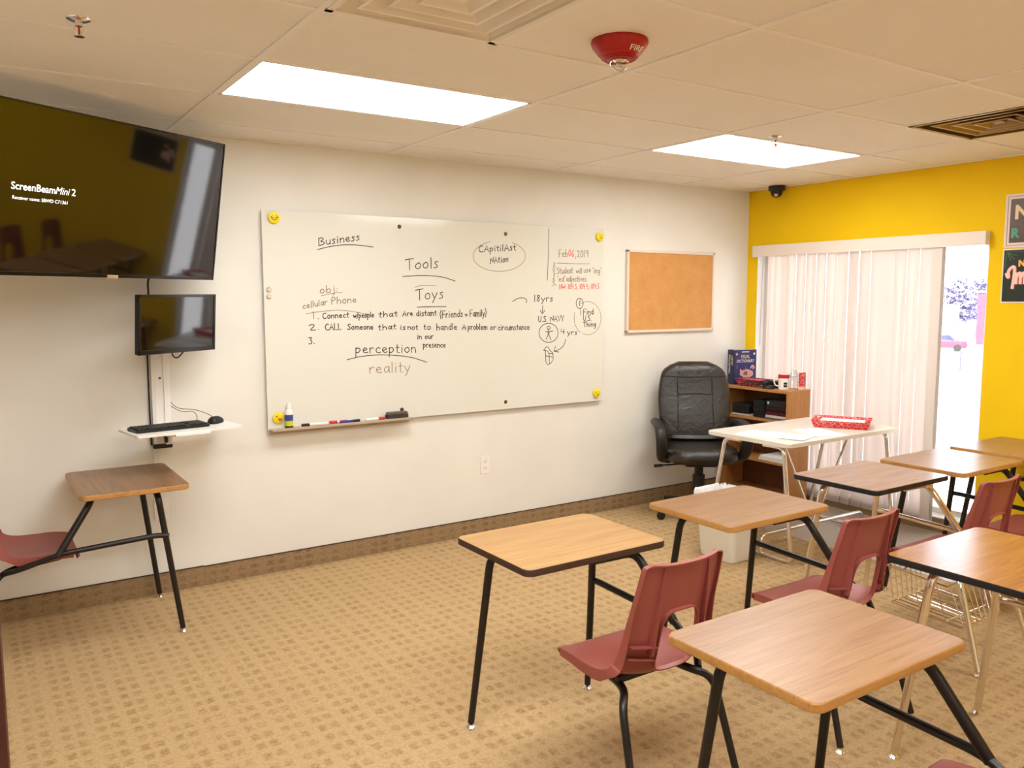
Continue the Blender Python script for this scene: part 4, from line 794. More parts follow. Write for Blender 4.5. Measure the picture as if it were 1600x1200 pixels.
# ================================================================== combination student desks
def crom(P_, u):
    n = len(P_)-1; x = u*n; i = min(int(x), n-1); t = x-i
    p0, p1, p2, p3 = P_[max(i-1, 0)], P_[i], P_[i+1], P_[min(i+2, n)]
    return [0.5*((2*b)+(-a+c)*t+(2*a-5*b+4*c-d)*t*t+(-a+3*b-3*c+d)*t**3) for a, b, c, d in zip(p0, p1, p2, p3)]
def shell_mesh():
    # y, z, half width, side cup
    PR = [(-.232, .404, .166, .0), (-.228, .420, .180, .001), (-.246, .433, .190, .005), (-.31, .434, .199, .012), (-.38, .426, .204, .020), (-.45, .420, .204, .030), (-.505, .424, .200, .042),
          (-.545, .446, .192, .050), (-.565, .490, .183, .050), (-.577, .550, .176, .046), (-.588, .615, .171, .040), (-.599, .680, .167, .032), (-.609, .735, .163, .027), (-.617, .780, .159, .024), (-.620, .796, .152, .022)]
    NU, NV = 84, 36
    def S(u, v, off=0.0):
        y, z, w_, c = crom(PR, u); e = 1e-3
        a = crom(PR, max(u-e, 0)); b = crom(PR, min(u+e, 1)); ty, tz = b[0]-a[0], b[1]-a[1]; l = math.hypot(ty, tz) or 1; ny, nz = -tz/l, ty/l    # normal candidate
        if ny*1+nz*1 < 0: ny, nz = -ny, -nz            # towards the sitter (+y, +z)
        if u > .955: w_ *= 1-.14*((u-.955)/.045)**2
        k = c*abs(v)**2.6+off
        return Vector((w_*v, y+ny*k, z+nz*k))
    UC, UH, VH = .628, .118, .44          # opening low in the backrest
    def hole(u, v):
        uu = (u-UC)/UH
        return abs(uu)**4+abs(v/VH)**4 < 1
    bm = BM(); G = {}
    for i in range(NU+1):
        for j in range(NV+1): G[i, j] = (bm.verts.new(S(i/NU, -1+2*j/NV)), i/NU, -1+2*j/NV)
    uv = {g[0]: (g[1], g[2]) for g in G.values()}
    for i in range(NU):
        for j in range(NV):
            if not hole((i+.5)/NU, -1+2*(j+.5)/NV): bm.faces.new((G[i, j][0], G[i, j+1][0], G[i+1, j+1][0], G[i+1, j][0]))
    for v in [v for v in bm.verts if not v.link_faces]: bm.verts.remove(v)
    rim = []
    for v in bm.verts:
        if v.is_boundary:
            u, w_ = uv[v]
            if abs(w_) < .8 and .4 < u < .88:
                uu, vv = (u-UC)/UH, w_/VH; k = (abs(uu)**4+abs(vv)**4)**(1/4); v.co = S(UC+uu/k*UH, vv/k*VH); rim.append(v)
    # rolled rim: outer edge and opening turn backwards
    be = [e for e in bm.edges if e.is_boundary]
    rs = set(rim)
    r = bmesh.ops.extrude_edge_only(bm, edges=be); nv = [g for g in r['geom'] if isinstance(g, bmesh.types.BMVert)]
    for v in nv:
        c = v.co
        if c.y > -.252: v.co = c+Vector((0, -.006, -.004))
        elif .36 < c.z < .455 and c.y > -.50: v.co = c+Vector((0, 0, -(.026+.012*min(1, max(0, (-.25-c.y)/.22)))))
        elif abs(c.x) < .10 and c.z < .75: v.co = c+Vector((0, -.016, -.003))
        else: v.co = c+Vector((0, -(.018+.018*min(1, max(0, (.66-c.z)/.2))), -.012*min(1, max(0, (.56-c.z)/.1))))
    bmesh.ops.recalc_face_normals(bm, faces=bm.faces[:])
    bmesh.ops.solidify(bm, geom=bm.faces[:], thickness=.004)
    # ribs and webs on the rear of the back
    for s in (-1, 1):
        for vv in (.57,):
            a = [S(u, s*vv, -.002) for u in [.60+.34*k/14 for k in range(15)]]; d = [.030-.024*(k/14) for k in range(15)]
            for k in range(14):
                for q in (0,):
                    P0, P1 = a[k], a[k+1]; x = Vector((.0022, 0, 0)); b0, b1 = Vector((0, -d[k], 0)), Vector((0, -d[k+1], 0))
                    vs = [bm.verts.new(p) for p in (P0-x, P0+x, P0+x+b0, P0-x+b0, P1-x, P1+x, P1+x+b1, P1-x+b1)]
                    for f in ((0, 3, 7, 4), (1, 5, 6, 2), (2, 6, 7, 3), (0, 1, 2, 3), (4, 7, 6, 5), (0, 4, 5, 1)): bm.faces.new([vs[t_] for t_ in f])
        for u in (.575, .625):
            p0, p1 = S(u, s*.50, -.002), S(u, s*.93, -.002)
            vs = []
            for p in (p0, p1):
                for dz, dy in ((.0, 0), (.004, 0), (.004, -.026), (.0, -.026)): vs.append(bm.verts.new(p+Vector((0, dy, dz))))
            for f in ((0, 1, 2, 3), (4, 7, 6, 5), (0, 4, 5, 1), (1, 5, 6, 2), (2, 6, 7, 3), (3, 7, 4, 0)): bm.faces.new([vs[t_] for t_ in f])
    return mesh_from('seat_shell', bm, M_SHELL, True, 50)
SHELL = shell_mesh()
TOPZ, DW, DD = .707, .606, .458
def glide(px, py, par):
    bm = BM(); lathe(bm, [(0, 0), (.016, 0), (.017, .004), (.010, .011), (.006, .014), (.006, .03)], 18, mat=Matrix.Translation((px, py, .0005)))
    obj('glide', bm, M_STEEL, par)
def combo(label, loc, rotz, metal, woodm, band, rack=False):
    t = thing('student_desk', label, 'student desk', loc, (0, 0, rotz), 'student desks with attached chairs')
    bm = BM(); prism(bm, rrect(DW-.006, DD-.006, .028), TOPZ-.021, TOPZ, 0, .0015); dt = obj('desktop', bm, woodm, t)
    bm = BM()
    o1 = rrect(DW, DD, .031); o2 = rrect(DW-.0062, DD-.0062, .0281); zz = [TOPZ-.024, TOPZ-.021, TOPZ-.004, TOPZ-.0008]; k = [.985, 1, 1, .992]
    R = [[bm.verts.new((x*a, y*a, z)) for x, y in o1] for z, a in zip(zz, k)]; R.append([bm.verts.new((x, y, TOPZ-.0008)) for x, y in o2]); R.append([bm.verts.new((x, y, TOPZ-.024)) for x, y in o2])
    n = len(o1)
    for a, b in zip(R, R[1:]+R[:1]):
        for q in range(n): bm.faces.new((a[q], a[(q+1) % n], b[(q+1) % n], b[q]))
    bmesh.ops.recalc_face_normals(bm, faces=bm.faces[:])
    obj('edge_band', bm, band, dt)
    zt = TOPZ-.024-.0155
    for s in (-1, 1):
        bm = BM(); tube(bm, [(s*.01, .098, zt), (s*.232, .098, zt), (s*.272, .176, .02)], .0155, 14, .055, .0125)
        lg = obj('leg', bm, metal, t); glide(s*.272, .177, lg)
    bm = BM(); tube(bm, [(.02, -.165, zt), (.205, -.170, zt), (.252, -.320, .446)], .0155, 14, .05); obj('desktop_support', bm, metal, t)
    bm = BM(); tube(bm, [(.262, .135, .466), (.247, .09, .474), (.253, -.31, .456), (.215, -.46, .404), (.165, -.515, .382)], .0125, 12, .05); obj('stretcher', bm, metal, t)
    for s in (-1, 1):
        bm = BM(); tube(bm, [(s*.10, -.30, .400), (s*.13, -.50, .386), (s*.190, -.555, .366), (s*.215, -.66, .02)], .0135, 14, .05, .0115); lg = obj('leg', bm, metal, t); glide(s*.215, -.661, lg)
    bm = BM(); box(bm, (-.135, -.475, .392), (.135, -.455, .412), .003); obj('seat_bracket', bm, metal, t)
    obj('seat_shell', SHELL, None, t)
    if rack:
        bm = BM(); r = .0028; z1, z0 = .33, .16
        for z, (a, b, c_, d) in ((z1, (-.19, .19, -.50, -.22)), (z0, (-.17, .17, -.56, -.24))):
            tube(bm, [(a, c_, z), (b, c_, z), (b, d, z+.02), (a, d, z+.02)], r*1.3, 8, 0, closed=True)
        for q in range(9):
            x = -.17+q*.0425; tube(bm, [(x, -.22, z1+.02), (x*.9, -.24, z0+.02), (x*.9, -.56, z0), (x, -.50, z1)], r, 6, .012)
        for y in (-.34, -.45): tube(bm, [(-.19, y, z1+.01), (-.17, y-.04, z0+.01), (.17, y-.04, z0+.01), (.19, y, z1+.01)], r, 6, .012)
        for s in (-1, 1): tube(bm, [(s*.19, -.30, z1+.015), (s*.12, -.32, .40)], r*1.3, 6)
        obj('book_rack', bm, M_CHROME, t)
    return t
combo('student desk with light honey oak top and scuffed dark brown edge', (-3.622, -2.288, 0), 0, M_BLACKTUBE, W_OAK, M_EDGEDARK)
combo('student desk with plain tan edge standing in front of the white waste bin', (-2.708, -2.305, 0), 0, M_BLACKTUBE, W_TAN, M_EDGEWOOD)
combo('black edged chrome student desk just in front of the white teacher table', (-1.725, -2.268, 0), 0, M_CHROME, W_WALNUT, M_EDGEBLACK, True)
combo('tan edged student desk with black legs standing by the gap in the blind', (-1.037, -2.290, 0), 0, M_BLACKTUBE, W_TAN, M_EDGEWOOD)
combo('largest student desk in view, tan edge and black legs, seen closest', (-3.606, -3.335, 0), 0, M_BLACKTUBE, W_NEAR, M_EDGEWOOD)
combo('black edged chrome student desk with amber top in the nearer row', (-2.526, -3.262, 0), 0, M_CHROME, W_AMBER, M_EDGEBLACK, True)
combo('grey brown student desk parked against the cream wall below the keyboard tray', (-4.748, -.336, 0), -PI/2, M_BLACKTUBE, W_GREY, M_EDGEWOOD)
combo('tan edged student desk closest to the yellow wall, partly hidden', (-.345, -2.288, 0), 0, M_BLACKTUBE, W_TAN, M_EDGEWOOD)

# ================================================================== teacher table and what lies on it
TZ = .72
tt = thing('teacher_table', 'white topped teacher table with chrome sled legs beside the office chair', 'table', (-.875, -1.25, 0))
bm = BM(); prism(bm, rrect(1.128, .636, .04), TZ-.024, TZ, 0, .004); obj('tabletop', bm, M_WHITETOP, tt)
for s in (-1, 1):
    x = s*.515
    bm = BM(); tube(bm, [(x, -.10, TZ-.035), (x, -.245, TZ-.035), (x, -.325, .0145), (x, .325, .0145), (x, .20, TZ-.035), (x, .08, TZ-.035)], .0125, 14, .045); obj('sled_leg', bm, M_STEEL, tt)
    bm = BM(); tube(bm, [(s*.39, -.10, TZ-.03), (s*.33, -.10, TZ-.05), (s*.012, -.10, .135)], .0085, 12, .03); obj('brace', bm, M_STEEL, tt)
bm = BM(); tube(bm, [(-.515, -.10, .014), (-.510, -.10, .125), (.510, -.10, .125), (.515, -.10, .014)], .0115, 12, .05); obj('foot_rail', bm, M_STEEL, tt)
def sheet(x, y, rz, label, dz=0.0, w_=.216, d=.28):
    bm = BM(); bmesh.ops.create_grid(bm, x_segments=6, y_segments=6, size=.5)
    for v in bm.verts: v.co = Vector((v.co.x*w_, v.co.y*d, .0012*math.sin(v.co.x*7+1)*(v.co.y+.5)+.0012))
    bmesh.ops.solidify(bm, geom=bm.faces[:], thickness=.0004)
    tag(obj('paper_sheet', bm, M_PAPER, loc=(x, y, TZ+.0005+dz), rot=(0, 0, rz)), label, 'paper', 'papers on the teacher table')
sheet(-1.27, -1.25, .18, 'white paper sheet on the teacher table near its office chair end')
sheet(-1.21, -1.375, .30, 'white paper sheet by the near corner of the teacher table', .003)
sheet(-.92, -1.395, -.30, 'white paper sheet in front of the red tray on the teacher table')
M_REDBOX = None
def redpat():
    k = NB('red_patterned_card'); co = k.coord(); v = k.add('ShaderNodeTexVoronoi', feature='DISTANCE_TO_EDGE'); k.lk(co, v.inputs['Vector']); v.inputs['Scale'].default_value = 46
    k.lk(k.mix(k.step(v.outputs[0], .018, .045), srgb(240, 190, 180), srgb(205, 38, 46)), k.b.inputs['Base Color']); k.b.inputs['Roughness'].default_value = .5; return k.m
M_REDBOX = redpat()
def tray(name, label, cat, loc, rz, w_, d, h, m, wall=.004, flare=.02):
    t = thing(name, label, cat, loc, (0, 0, rz)); bm = BM()
    o = [rrect(w_-2*flare, d-2*flare, .006), rrect(w_, d, .006), rrect(w_-2*wall, d-2*wall, .005), rrect(w_-2*flare-2*wall, d-2*flare-2*wall, .005)]; z = [0, h, h, wall]
    R = [[bm.verts.new((x, y, zz)) for x, y in oo] for oo, zz in zip(o, z)]; n = len(o[0])
    for a, b in zip(R, R[1:]):
        for q in range(n): bm.faces.new((a[q], a[(q+1) % n], b[(q+1) % n], b[q]))
    bm.faces.new(R[0][::-1]); bm.faces.new(R[-1]); obj('tray_shell', bm, m, t, angle=30); return t
t = tray('paper_tray', 'red patterned card tray holding white papers on the teacher table', 'tray', (-.575, -1.315, TZ+.001), -1.05, .36, .27, .048, M_REDBOX)
bm = BM(); prism(bm, rrect(.060, .024, .0118), -.0012, .0012, mat=frameM((.170, 0, .026), (0, 1, 0), (.4, 0, 1))); obj('handle_slot', bm, M_PAPER, t)
bm = BM()
for q in range(6): prism(bm, rrect(.28-.002*q, .215, .002), .0045+q*.005, .0085+q*.005, mat=Matrix.Rotation((-1)**q*.01*q, 4, 'Z'))
tag(obj('paper_stack', bm, M_PAPER, loc=(-.575, -1.315, TZ+.001), rot=(0, 0, -1.05)), 'stack of white papers lying inside the red tray', 'paper stack')

# ================================================================== bookcase and what stands on it
BX0, BX1, BY0, BY1, BZ = -.362, -.112, -.722, -.092, .878
bc = thing('bookcase', 'low honey wood bookcase with open shelves in the corner by the window', 'bookcase', ((BX0+BX1)/2, (BY0+BY1)/2, 0))
hx, hy = (BX1-BX0)/2, (BY1-BY0)/2; TH = .019
def cpart(name, lo, hi, m=W_CASE): bm = BM(); box(bm, lo, hi, .0012); obj(name, bm, m, bc)
cpart('top_panel', (-hx-.002, -hy-.002, BZ-TH), (hx, hy+.002, BZ))
cpart('side_panel', (-hx, -hy, 0), (hx, -hy+TH, BZ-TH)); cpart('side_panel', (-hx, hy-TH, 0), (hx, hy, BZ-TH))
W_CASEDARK = wood('dark_case_back', srgb(120, 72, 38), srgb(104, 60, 30), srgb(84, 46, 22), .5, axis=2)
cpart('back_panel', (hx-.006, -hy+TH, .05), (hx, hy-TH, BZ-TH), W_CASEDARK)
for z in (.632, .318, .06): cpart('shelf', (-hx+.002, -hy+TH, z), (hx-.006, hy-TH, z+TH))
cpart('kick_plate', (-hx+.015, -hy+TH, 0), (-hx+.028, hy-TH, .06))
# the big dictionary
nrm = Vector((-.2, -.98, 0)).normalized(); rgt = Vector((-nrm.y, nrm.x, 0)); bk = thing('book', 'large blue visual dictionary standing upright on the bookcase', 'book')
bmx = Matrix((rgt, -nrm, Vector((0, 0, 1)))).transposed().to_4x4(); bmx.translation = Vector((-.298, -.150, BZ+.0005)); bk.matrix_world = bmx
M_NAVY = P('navy_cover', srgb(44, 50, 104), .3); M_NAVY2 = P('dark_navy_spine', srgb(26, 32, 58), .3); M_LCREAM = P('letter_cream_book', srgb(240, 226, 150), .5); M_LWHITE = P('letter_white_book', srgb(238, 232, 228), .5); M_SHIP = P('ship_pink', srgb(206, 160, 150), .5); M_SHIPD = P('ship_brown', srgb(130, 84, 78), .5)
bw_, bd_, bh_ = .212, .080, .272
bm = BM(); box(bm, (0, 0, 0), (bw_, .003, bh_)); box(bm, (0, bd_-.003, 0), (bw_, bd_, bh_)); obj('book_cover', bm, M_NAVY, bk)
bm = BM(); box(bm, (-.004, 0, 0), (.0, bd_, bh_), .001); obj('book_spine', bm, M_NAVY2, bk)
bm = BM(); box(bm, (.001, .003, .003), (bw_-.004, bd_-.003, bh_-.003)); obj('page_block', bm, M_PAPER, bk)
CM = Matrix(((1, 0, 0, 0), (0, 0, -1, -.0004), (0, 1, 0, 0), (0, 0, 0, 1)))
def ctext(s, size, w_, x, z, m, mat=CM):
    b = fit_width(text_bm(s, size, extrude=.0002, bold=.0001), w_)
    bmesh.ops.transform(b, matrix=mat@Matrix.Translation((x, z, 0)), verts=b.verts[:]); obj('cover_lettering', b, m, bk, smooth=False)
ctext('VISUAL', .040, .085, .062, .205, M_LCREAM); ctext('DICTIONARY', .034, .166, .024, .172, M_LWHITE)
ARTM = [M_SHIP, M_SHIPD, M_LWHITE]
def art(pts, d=.0004, mi=0):
    b = BM(); prism(b, pts, 0, d, 0, mat=CM); obj('cover_picture', b, ARTM[mi], bk, smooth=False)
art([(.055, .075), (.10, .048), (.155, .052), (.185, .07), (.180, .10), (.13, .118), (.075, .108), (.058, .125)]); art([(.085, .075), (.125, .068), (.13, .098), (.10, .102)], .0008, 1); art([(.108, .10), (.114, .10), (.112, .150)], .0007)
art([(.020, .125), (.034, .128), (.034, .150), (.024, .152)], .0006, 1); art([(.150, .12), (.165, .125), (.185, .115), (.200, .128), (.185, .150), (.165, .148)], .0006); art([(.165, .125), (.183, .122), (.178, .138)], .0009, 1)
art([(.022+.010*math.cos(a*PI/6), .238+.010*math.sin(a*PI/6)) for a in range(12)], .0006); art([(.190+.009*math.cos(a*PI/6), .240+.009*math.sin(a*PI/6)) for a in range(12)], .0006, 2); art([(.070, .252), (.140, .252), (.140, .258), (.070, .258)], .0005, 2)
SM = Matrix(((0, 0, -1, -.0044), (0, -1, 0, bd_), (-1, 0, 0, bh_), (0, 0, 0, 1)))
def stext(s, size, w_, x, y, m):
    b = fit_width(text_bm(s, size, extrude=.0002, bold=.0001), w_); bmesh.ops.transform(b, matrix=Matrix.Translation((0, 0, 0))@Matrix(((0, 0, -1, -.0044), (0, 1, 0, 0), (-1, 0, 0, bh_), (0, 0, 0, 1)))@Matrix.Translation((x, y, 0)), verts=b.verts[:]); bmesh.ops.recalc_face_normals(b, faces=b.faces[:]); obj('spine_lettering', b, m, bk, smooth=False)
stext('VISUAL', .026, .080, .045, .014, M_LCREAM); stext('DICTIONARY', .030, .150, .040, .044, M_LWHITE)
# pink and black patterned tray, black gadgets
def darkpat():
    k = NB('black_pink_pattern'); co = k.coord(); v = k.add('ShaderNodeTexVoronoi', feature='DISTANCE_TO_EDGE'); k.lk(co, v.inputs['Vector']); v.inputs['Scale'].default_value = 60
    k.lk(k.mix(k.step(v.outputs[0], .04, .10), srgb(200, 90, 100), srgb(30, 20, 26)), k.b.inputs['Base Color']); k.b.inputs['Roughness'].default_value = .5; return k.m
M_PINK = P('hot_pink', srgb(232, 60, 96), .45)
t = tray('patterned_tray', 'black and pink patterned card tray on the bookcase before the dictionary', 'tray', (-.262, -.318, BZ+.0005), -PI/2+.03, .236, .17, .056, darkpat())
bm = BM(); prism(bm, rrect(.040, .020, .0098), -.001, .001, mat=frameM((-.07, -.0825, .032), (1, 0, 0), (0, -.3, 1))); obj('handle_slot', bm, M_PINK, t)
bm = BM(); box(bm, (-.094, -.062, .006), (.088, .060, .050), .004); tag(obj('pink_folder', bm, [M_PINK], loc=(-.262, -.318, BZ+.0005), rot=(0, 0, -PI/2+.03)), 'bright pink folder lying in the patterned tray', 'folder')
t = thing('tape_dispenser', 'squat black tape dispenser on the bookcase top beside the mug', 'tape dispenser', (-.326, -.498, BZ+.0005), (0, 0, -PI/2))
bm = BM(); box(bm, (-.052, -.026, 0), (.052, .026, .026), .005); box(bm, (-.040, -.018, .02), (.010, .018, .052), .010); obj('dispenser_body', bm, M_PLASTICBLK, t)
bm = BM(); lathe(bm, [(.012, -.009), (.024, -.009), (.024, .009), (.012, .009)], 20, cap=False, mat=Matrix.Translation((-.034, -.027, .016))@Matrix.Rotation(PI/2, 4, 'X')@Matrix.Scale(.55, 4)); obj('tape_roll', bm, P('grey_tape', srgb(120, 112, 108), .4), t)
bm = BM(); box(bm, (.012, -.0275, .006), (.050, -.0258, .020), .001); obj('dispenser_label', bm, P('teal_label', srgb(70, 92, 92), .5), t)
t = thing('black_box', 'small black flat box behind the tape dispenser on the bookcase', 'box', (-.205, -.500, BZ+.0005), (0, 0, 0))
bm = BM(); box(bm, (-.045, -.052, 0), (.045, .052, .046), .004); obj('box_body', bm, M_PLASTICBLK, t)
bm = BM(); box(bm, (-.046, -.053, .046), (.046, .053, .054), .003); obj('box_lid', bm, P('black_gloss_lid', srgb(60, 50, 46), .25), t)
t = thing('mug', 'white mug with red rim band on the bookcase', 'mug', (-.262, -.598, BZ+.0005), (0, 0, .55))
bm = BM(); lathe(bm, [(.0, 0), (.036, 0), (.039, .004), (.040, .112), (.0365, .112), (.035, .006), (0, .006)], 30); obj('mug_body', bm, M_PLASTICWHT, t)
bm = BM(); lathe(bm, [(.0404, .085), (.0404, .1125)], 30, cap=False); obj('red_band', bm, P('mug_red', srgb(196, 18, 26), .35), t)
bm = BM(); tube(bm, [(0, .036, .095), (0, .058, .094), (0, .072, .060), (0, .060, .026), (0, .036, .024)], .0055, 10, .02); obj('mug_handle', bm, M_PLASTICWHT, t)
bm = BM()
for a0, z0, z1 in ((-2.95, .040, .056), (-2.95, .020, .035)):
    for q in range(5): 
        a = a0+q*.12; box(bm, (.0401*math.cos(a)-.003, .0401*math.sin(a)-.003, z0), (.0401*math.cos(a)+.002, .0401*math.sin(a)+.003, z1))
obj('mug_print', bm, M_PLASTICBLK, t)
t = thing('water_bottle', 'clear plastic water bottle between the mug and the red packet', 'bottle', (-.235, -.668, BZ+.0005))
bm = BM(); lathe(bm, [(.0, 0), (.028, 0), (.031, .006), (.031, .030), (.029, .036), (.031, .042), (.031, .10), (.026, .122), (.013, .146), (.012, .150)], 24); obj('bottle_body', bm, M_CLEAR, t)
bm = BM(); lathe(bm, [(.0, .150), (.014, .150), (.014, .164), (0, .165)], 18); obj('bottle_cap', bm, P('clear_cap', srgb(228, 222, 218), .3), t)
bm = BM(); lathe(bm, [(.0314, .074), (.0314, .098)], 24, cap=False); obj('bottle_label', bm, P('pale_blue_label', srgb(206, 206, 216), .4), t)
t = thing('red_packet', 'red and white packet standing on the bookcase end', 'packet', (-.160, -.684, BZ+.0005), (0, 0, .35))
bm = BM(); box(bm, (-.030, -.018, 0), (.030, .018, .128), .004); obj('packet_body', bm, M_REDBOX, t)
bm = BM(); box(bm, (-.0306, -.0186, .0), (.0306, .0186, .026), .003); obj('packet_base', bm, P('packet_pale', srgb(236, 200, 196), .5), t)
# upper shelf contents
sz = .632+TH+.0004
def flatbook(x, y, z, w_, d, h, rz, m, pm, name, label, cat, grp):
    t = thing(name, label, cat, (x, y, z), (0, 0, rz), grp)
    bm = BM(); box(bm, (-w_/2, -d/2, 0), (w_/2, d/2, .003)); box(bm, (-w_/2, -d/2, h-.003), (w_/2, d/2, h)); box(bm, (-w_/2, -d/2, 0), (-w_/2+.003, d/2, h)); obj('book_cover', bm, m, t)
    bm = BM(); box(bm, (-w_/2+.003, -d/2+.004, .003), (w_/2-.005, d/2-.004, h-.003)); obj('page_block', bm, pm, t)
    return h
M_BK = [P('book_slate', srgb(84, 96, 104), .5), P('book_pale', srgb(214, 198, 182), .5), P('book_darkred', srgb(84, 24, 26), .4), P('book_black', srgb(26, 20, 20), .4), P('book_wine', srgb(58, 22, 24), .4), P('book_charcoal', srgb(38, 36, 36), .4)]
LB = ['slate grey', 'cream', 'dark red', 'black', 'wine coloured', 'charcoal']
PL = ['lowest of the shelf stack', 'second from the bottom of the shelf stack', 'third from the bottom of the shelf stack', 'fourth from the bottom of the shelf stack', 'fifth, next to the top of the shelf stack', 'thick one on top of the shelf stack']
z = sz
for q, (w_, d, h) in enumerate(((.20, .20, .014), (.19, .185, .020), (.185, .18, .024), (.18, .175, .014), (.18, .175, .022), (.175, .17, .052))):
    flatbook(BX0+.014+w_/2+.004, -.598, z, w_, d, h, (-1)**q*.015, M_BK[q], M_PAPER if q in (1,) else M_BK[q], 'shelf_book', LB[q]+' book lying flat, '+PL[q], 'book', 'books stacked on the upper shelf'); z += h+.0004
bm = BM(); lathe(bm, [(0, 0), (.010, 0), (.010, .004), (0, .005)], 16); tag(obj('teal_button', bm, P('teal_pale', srgb(150, 196, 180), .5), loc=(BX0+.017, -.530, sz+.125), rot=(0, -PI/2, 0)), 'small pale teal round badge on the dark upper shelf items', 'badge')
t = thing('black_case', 'black zip case standing on the upper shelf beside the book stack', 'case', (-.255, -.435, sz)); bm = BM(); box(bm, (-.085, -.055, 0), (.085, .055, .135), .012); obj('case_body', bm, P('case_black', srgb(16, 13, 13), .6), t)
bm = BM(); box(bm, (-.0865, -.05, .06), (-.084, .05, .066)); obj('case_zip', bm, M_BK[5], t)
z = sz
for q, (h, m, l) in enumerate(((.018, 1, 'cream paper pad at the bottom of the small pile behind the office chair'), (.052, 3, 'thick black book in the small pile behind the office chair'), (.022, 5, 'charcoal book on top of the small pile behind the office chair'))):
    flatbook(-.262, -.265, z, .17, .16, h, .03*q, M_BK[m], M_PAPER if q == 0 else M_BK[m], 'shelf_book', l, 'book', 'books piled at the far end of the upper shelf'); z += h+.0004
t = thing('paper_pile', 'flat pile of white papers on the middle bookcase shelf', 'papers', (-.250, -.575, .318+TH+.0004))
bm = BM()
for q in range(4): box(bm, (-.105, -.115, q*.009), (.095+.003*q, .115-.004*q, q*.009+.0085), .001)
obj('sheets', bm, M_PAPER, t)

# ================================================================== office chair, waste bin, floor mat
oc = thing('office_chair', 'black leather high back office chair with armrests in the corner', 'office chair', (-1.015, -.478, 0), (0, 0, math.radians(-35)))
bm = BM()
loft(bm, [(0, -.01, .405, .19, .19, 3), (0, -.01, .410, .225, .225, 3), (0, -.012, .435, .258, .250, 3), (0, -.012, .470, .262, .255, 3), (0, -.005, .500, .250, .244, 3), (0, .0, .518, .215, .21, 2.8), (0, .0, .524, .15, .15, 2.6)], 40); obj('seat_cushion', bm, M_LEATHER, oc)
bm = BM(); rings = []
for k in range(25):
    s = k/24; z = .47+s*.620
    wd = .238+.026*math.sin(min(1, s/.55)*PI/2) if s < .55 else .264-.058*((s-.55)/.45)**2
    if s > .86: wd *= math.sqrt(max(.02, 1-((s-.86)/.14)**2*.72))
    dp = .058+.012*math.sin(s*PI*2.2); 
    if s < .08: dp *= .45+.55*s/.08
    if s > .90: dp *= math.sqrt(max(.03, 1-((s-.90)/.10)**2*.92))
    rings.append((0, .185+.115*s+.030*math.sin(s*PI)*-1*.6, z, wd, dp, 2.9))
loft(bm, rings, 48)
bk_ = obj('backrest', bm, M_LEATHER, oc)
def bk_front(x, z):
    s = (z-.47)/.620; r = min(rings, key=lambda q: abs(q[2]-z)); k = max(0, 1-abs(x/r[3])**2.9)**(1/2.9)
    return Vector((x, r[1]-r[4]*k-.0005, z))
for name, pts in (('seam', [(-.235, .985), (-.12, .982), (0, .981), (.12, .982), (.235, .985)]), ('seam', [(-.125, .98), (-.127, .80), (-.130, .62), (-.125, .53)]), ('seam', [(.125, .98), (.127, .80), (.130, .62), (.125, .53)]), ('seam', [(-.125, .855), (0, .862), (.125, .855)]), ('seam', [(-.21, .565), (-.10, .575), (0, .570), (.10, .575), (.21, .565)])):
    pp = []
    for a, b in zip(pts, pts[1:]):
        for q in range(8): f = q/8; pp.append(bk_front(a[0]+(b[0]-a[0])*f, a[1]+(b[1]-a[1])*f))
    pp.append(bk_front(*pts[-1]))
    bm = BM(); tube(bm, pp, .0035, 6); obj('seam', bm, M_SEAM, bk_)
bm = BM(); bl = []          # padded headroll, a softer bulge above the top seam, and a gathered lumbar fold
loft(bm, [(0, .172, .505, .05, .02, 2.4), (0, .160, .520, .17, .048, 2.6), (0, .152, .545, .205, .062, 2.6), (0, .156, .568, .19, .054, 2.6), (0, .17, .58, .10, .03, 2.4)], 36); obj('lumbar_fold', bm, M_LEATHER, bk_)
for s in (-1, 1):
    bm = BM(); tube(bm, [(s*.235, .205, .60), (s*.285, .17, .655), (s*.302, .06, .668), (s*.302, -.10, .660), (s*.302, -.175, .630), (s*.298, -.185, .56), (s*.285, -.12, .455), (s*.250, .02, .415), (s*.20, .05, .405)], .041, 14, .06, sy=.72); obj('armrest', bm, P('arm_urethane', srgb(36, 30, 27), .45) if s < 0 else bpy.data.materials['arm_urethane'], oc)
bm = BM(); box(bm, (-.11, -.10, .372), (.11, .13, .408), .008); lathe(bm, [(.032, .24), (.032, .372)], 20); lathe(bm, [(.044, .19), (.044, .30)], 20); lathe(bm, [(.026, .09), (.026, .20)], 20); obj('gas_lift', bm, M_PLASTICBLK, oc)
bm = BM(); tube(bm, [(-.05, -.02, .385), (-.20, -.03, .378), (-.27, -.03, .372)], .006, 8, .03); tube(bm, [(-.265, -.03, .372), (-.325, -.03, .367)], .011, 10); obj('tilt_lever', bm, M_PLASTICBLK, oc)
bm = BM(); tube(bm, [(0, .12, .395), (0, .27, .40), (0, .295, .47), (0, .285, .62)], .028, 12, .05, sy=.4); obj('back_bracket', bm, M_PLASTICBLK, oc)
base = obj('chair_base', (lambda b: (lathe(b, [(.05, .075), (.052, .14), (.03, .145)], 20), b)[1])(BM()), M_PLASTICBLK, oc)
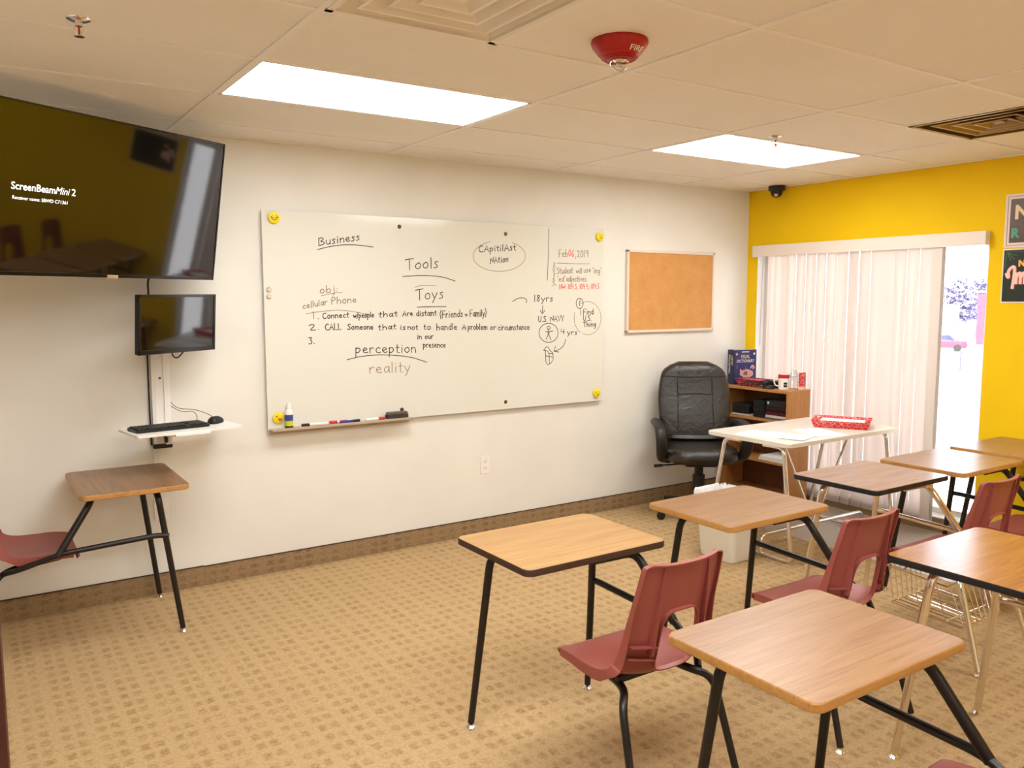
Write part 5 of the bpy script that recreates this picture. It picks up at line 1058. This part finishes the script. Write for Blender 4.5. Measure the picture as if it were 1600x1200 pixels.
for q in range(5):
    a = math.radians(72*q+202)+.0; c, s = math.cos(a), math.sin(a)
    bm = BM(); tube(bm, [(0.03*c, .03*s, .115), (.16*c, .16*s, .095), (.305*c, .305*s, .078)], .026, 10, .05, .017, sy=.8); obj('base_spoke', bm, M_PLASTICBLK, base)
    bm = BM(); lathe(bm, [(0, -.022), (.020, -.022), (.027, -.016), (.027, -.003), (.014, -.003), (.014, .003), (.027, .003), (.027, .016), (.020, .022), (0, .022)], 20, mat=Matrix.Translation((.305*c, .305*s, .0275))@Matrix.Rotation(a+.5, 4, 'Z')@Matrix.Rotation(PI/2, 4, 'X')); tube(bm, [(.305*c, .305*s, .045), (.305*c, .305*s, .08)], .008, 8); obj('caster', bm, M_PLASTICBLK, base)

wbn = thing('waste_bin', 'off white plastic waste bin with a liner under the desks', 'waste bin', (-1.560, -1.240, 0))
bm = BM(); rs = [(.0005, .205, .255, .03), (.012, .215, .265, .034), (.375, .262, .322, .04), (.390, .272, .332, .04), (.390, .262, .322, .04), (.02, .205, .255, .03)]
R = [[bm.verts.new((x, y, z)) for x, y in rrect(a, b, r)] for z, a, b, r in rs]; n = len(R[0])
for a, b in zip(R, R[1:]):
    for q in range(n): bm.faces.new((a[q], a[(q+1) % n], b[(q+1) % n], b[q]))
bm.faces.new(R[0][::-1]); bm.faces.new(R[-1]); obj('bin_body', bm, M_BIN, wbn)
bm = BM(); rl = random.Random(5); o0 = rrect(.268, .328, .04, 10); n = len(o0); R = []
for z, k in ((.30, 1.035), (.345, 1.06), (.385, 1.055), (.402, 1.03), (.398, .97), (.36, .93), (.2, .85)):
    R.append([bm.verts.new((x*(k+rl.uniform(-.012, .012)), y*(k+rl.uniform(-.012, .012)), z+rl.uniform(-.010, .010))) for x, y in o0])
for a, b in zip(R, R[1:]):
    for q in range(n): bm.faces.new((a[q], a[(q+1) % n], b[(q+1) % n], b[q]))
obj('bin_liner', bm, M_BAG, wbn, angle=80)
bm = BM(); prism(bm, [(x-.46, y-1.50) for x, y in rrect(.90, 1.55, .01)], .0006, .005, 0, .001)
tag(obj('floor_mat', bm, M_MAT), 'pale grey vinyl floor mat lying along the window wall', 'mat')
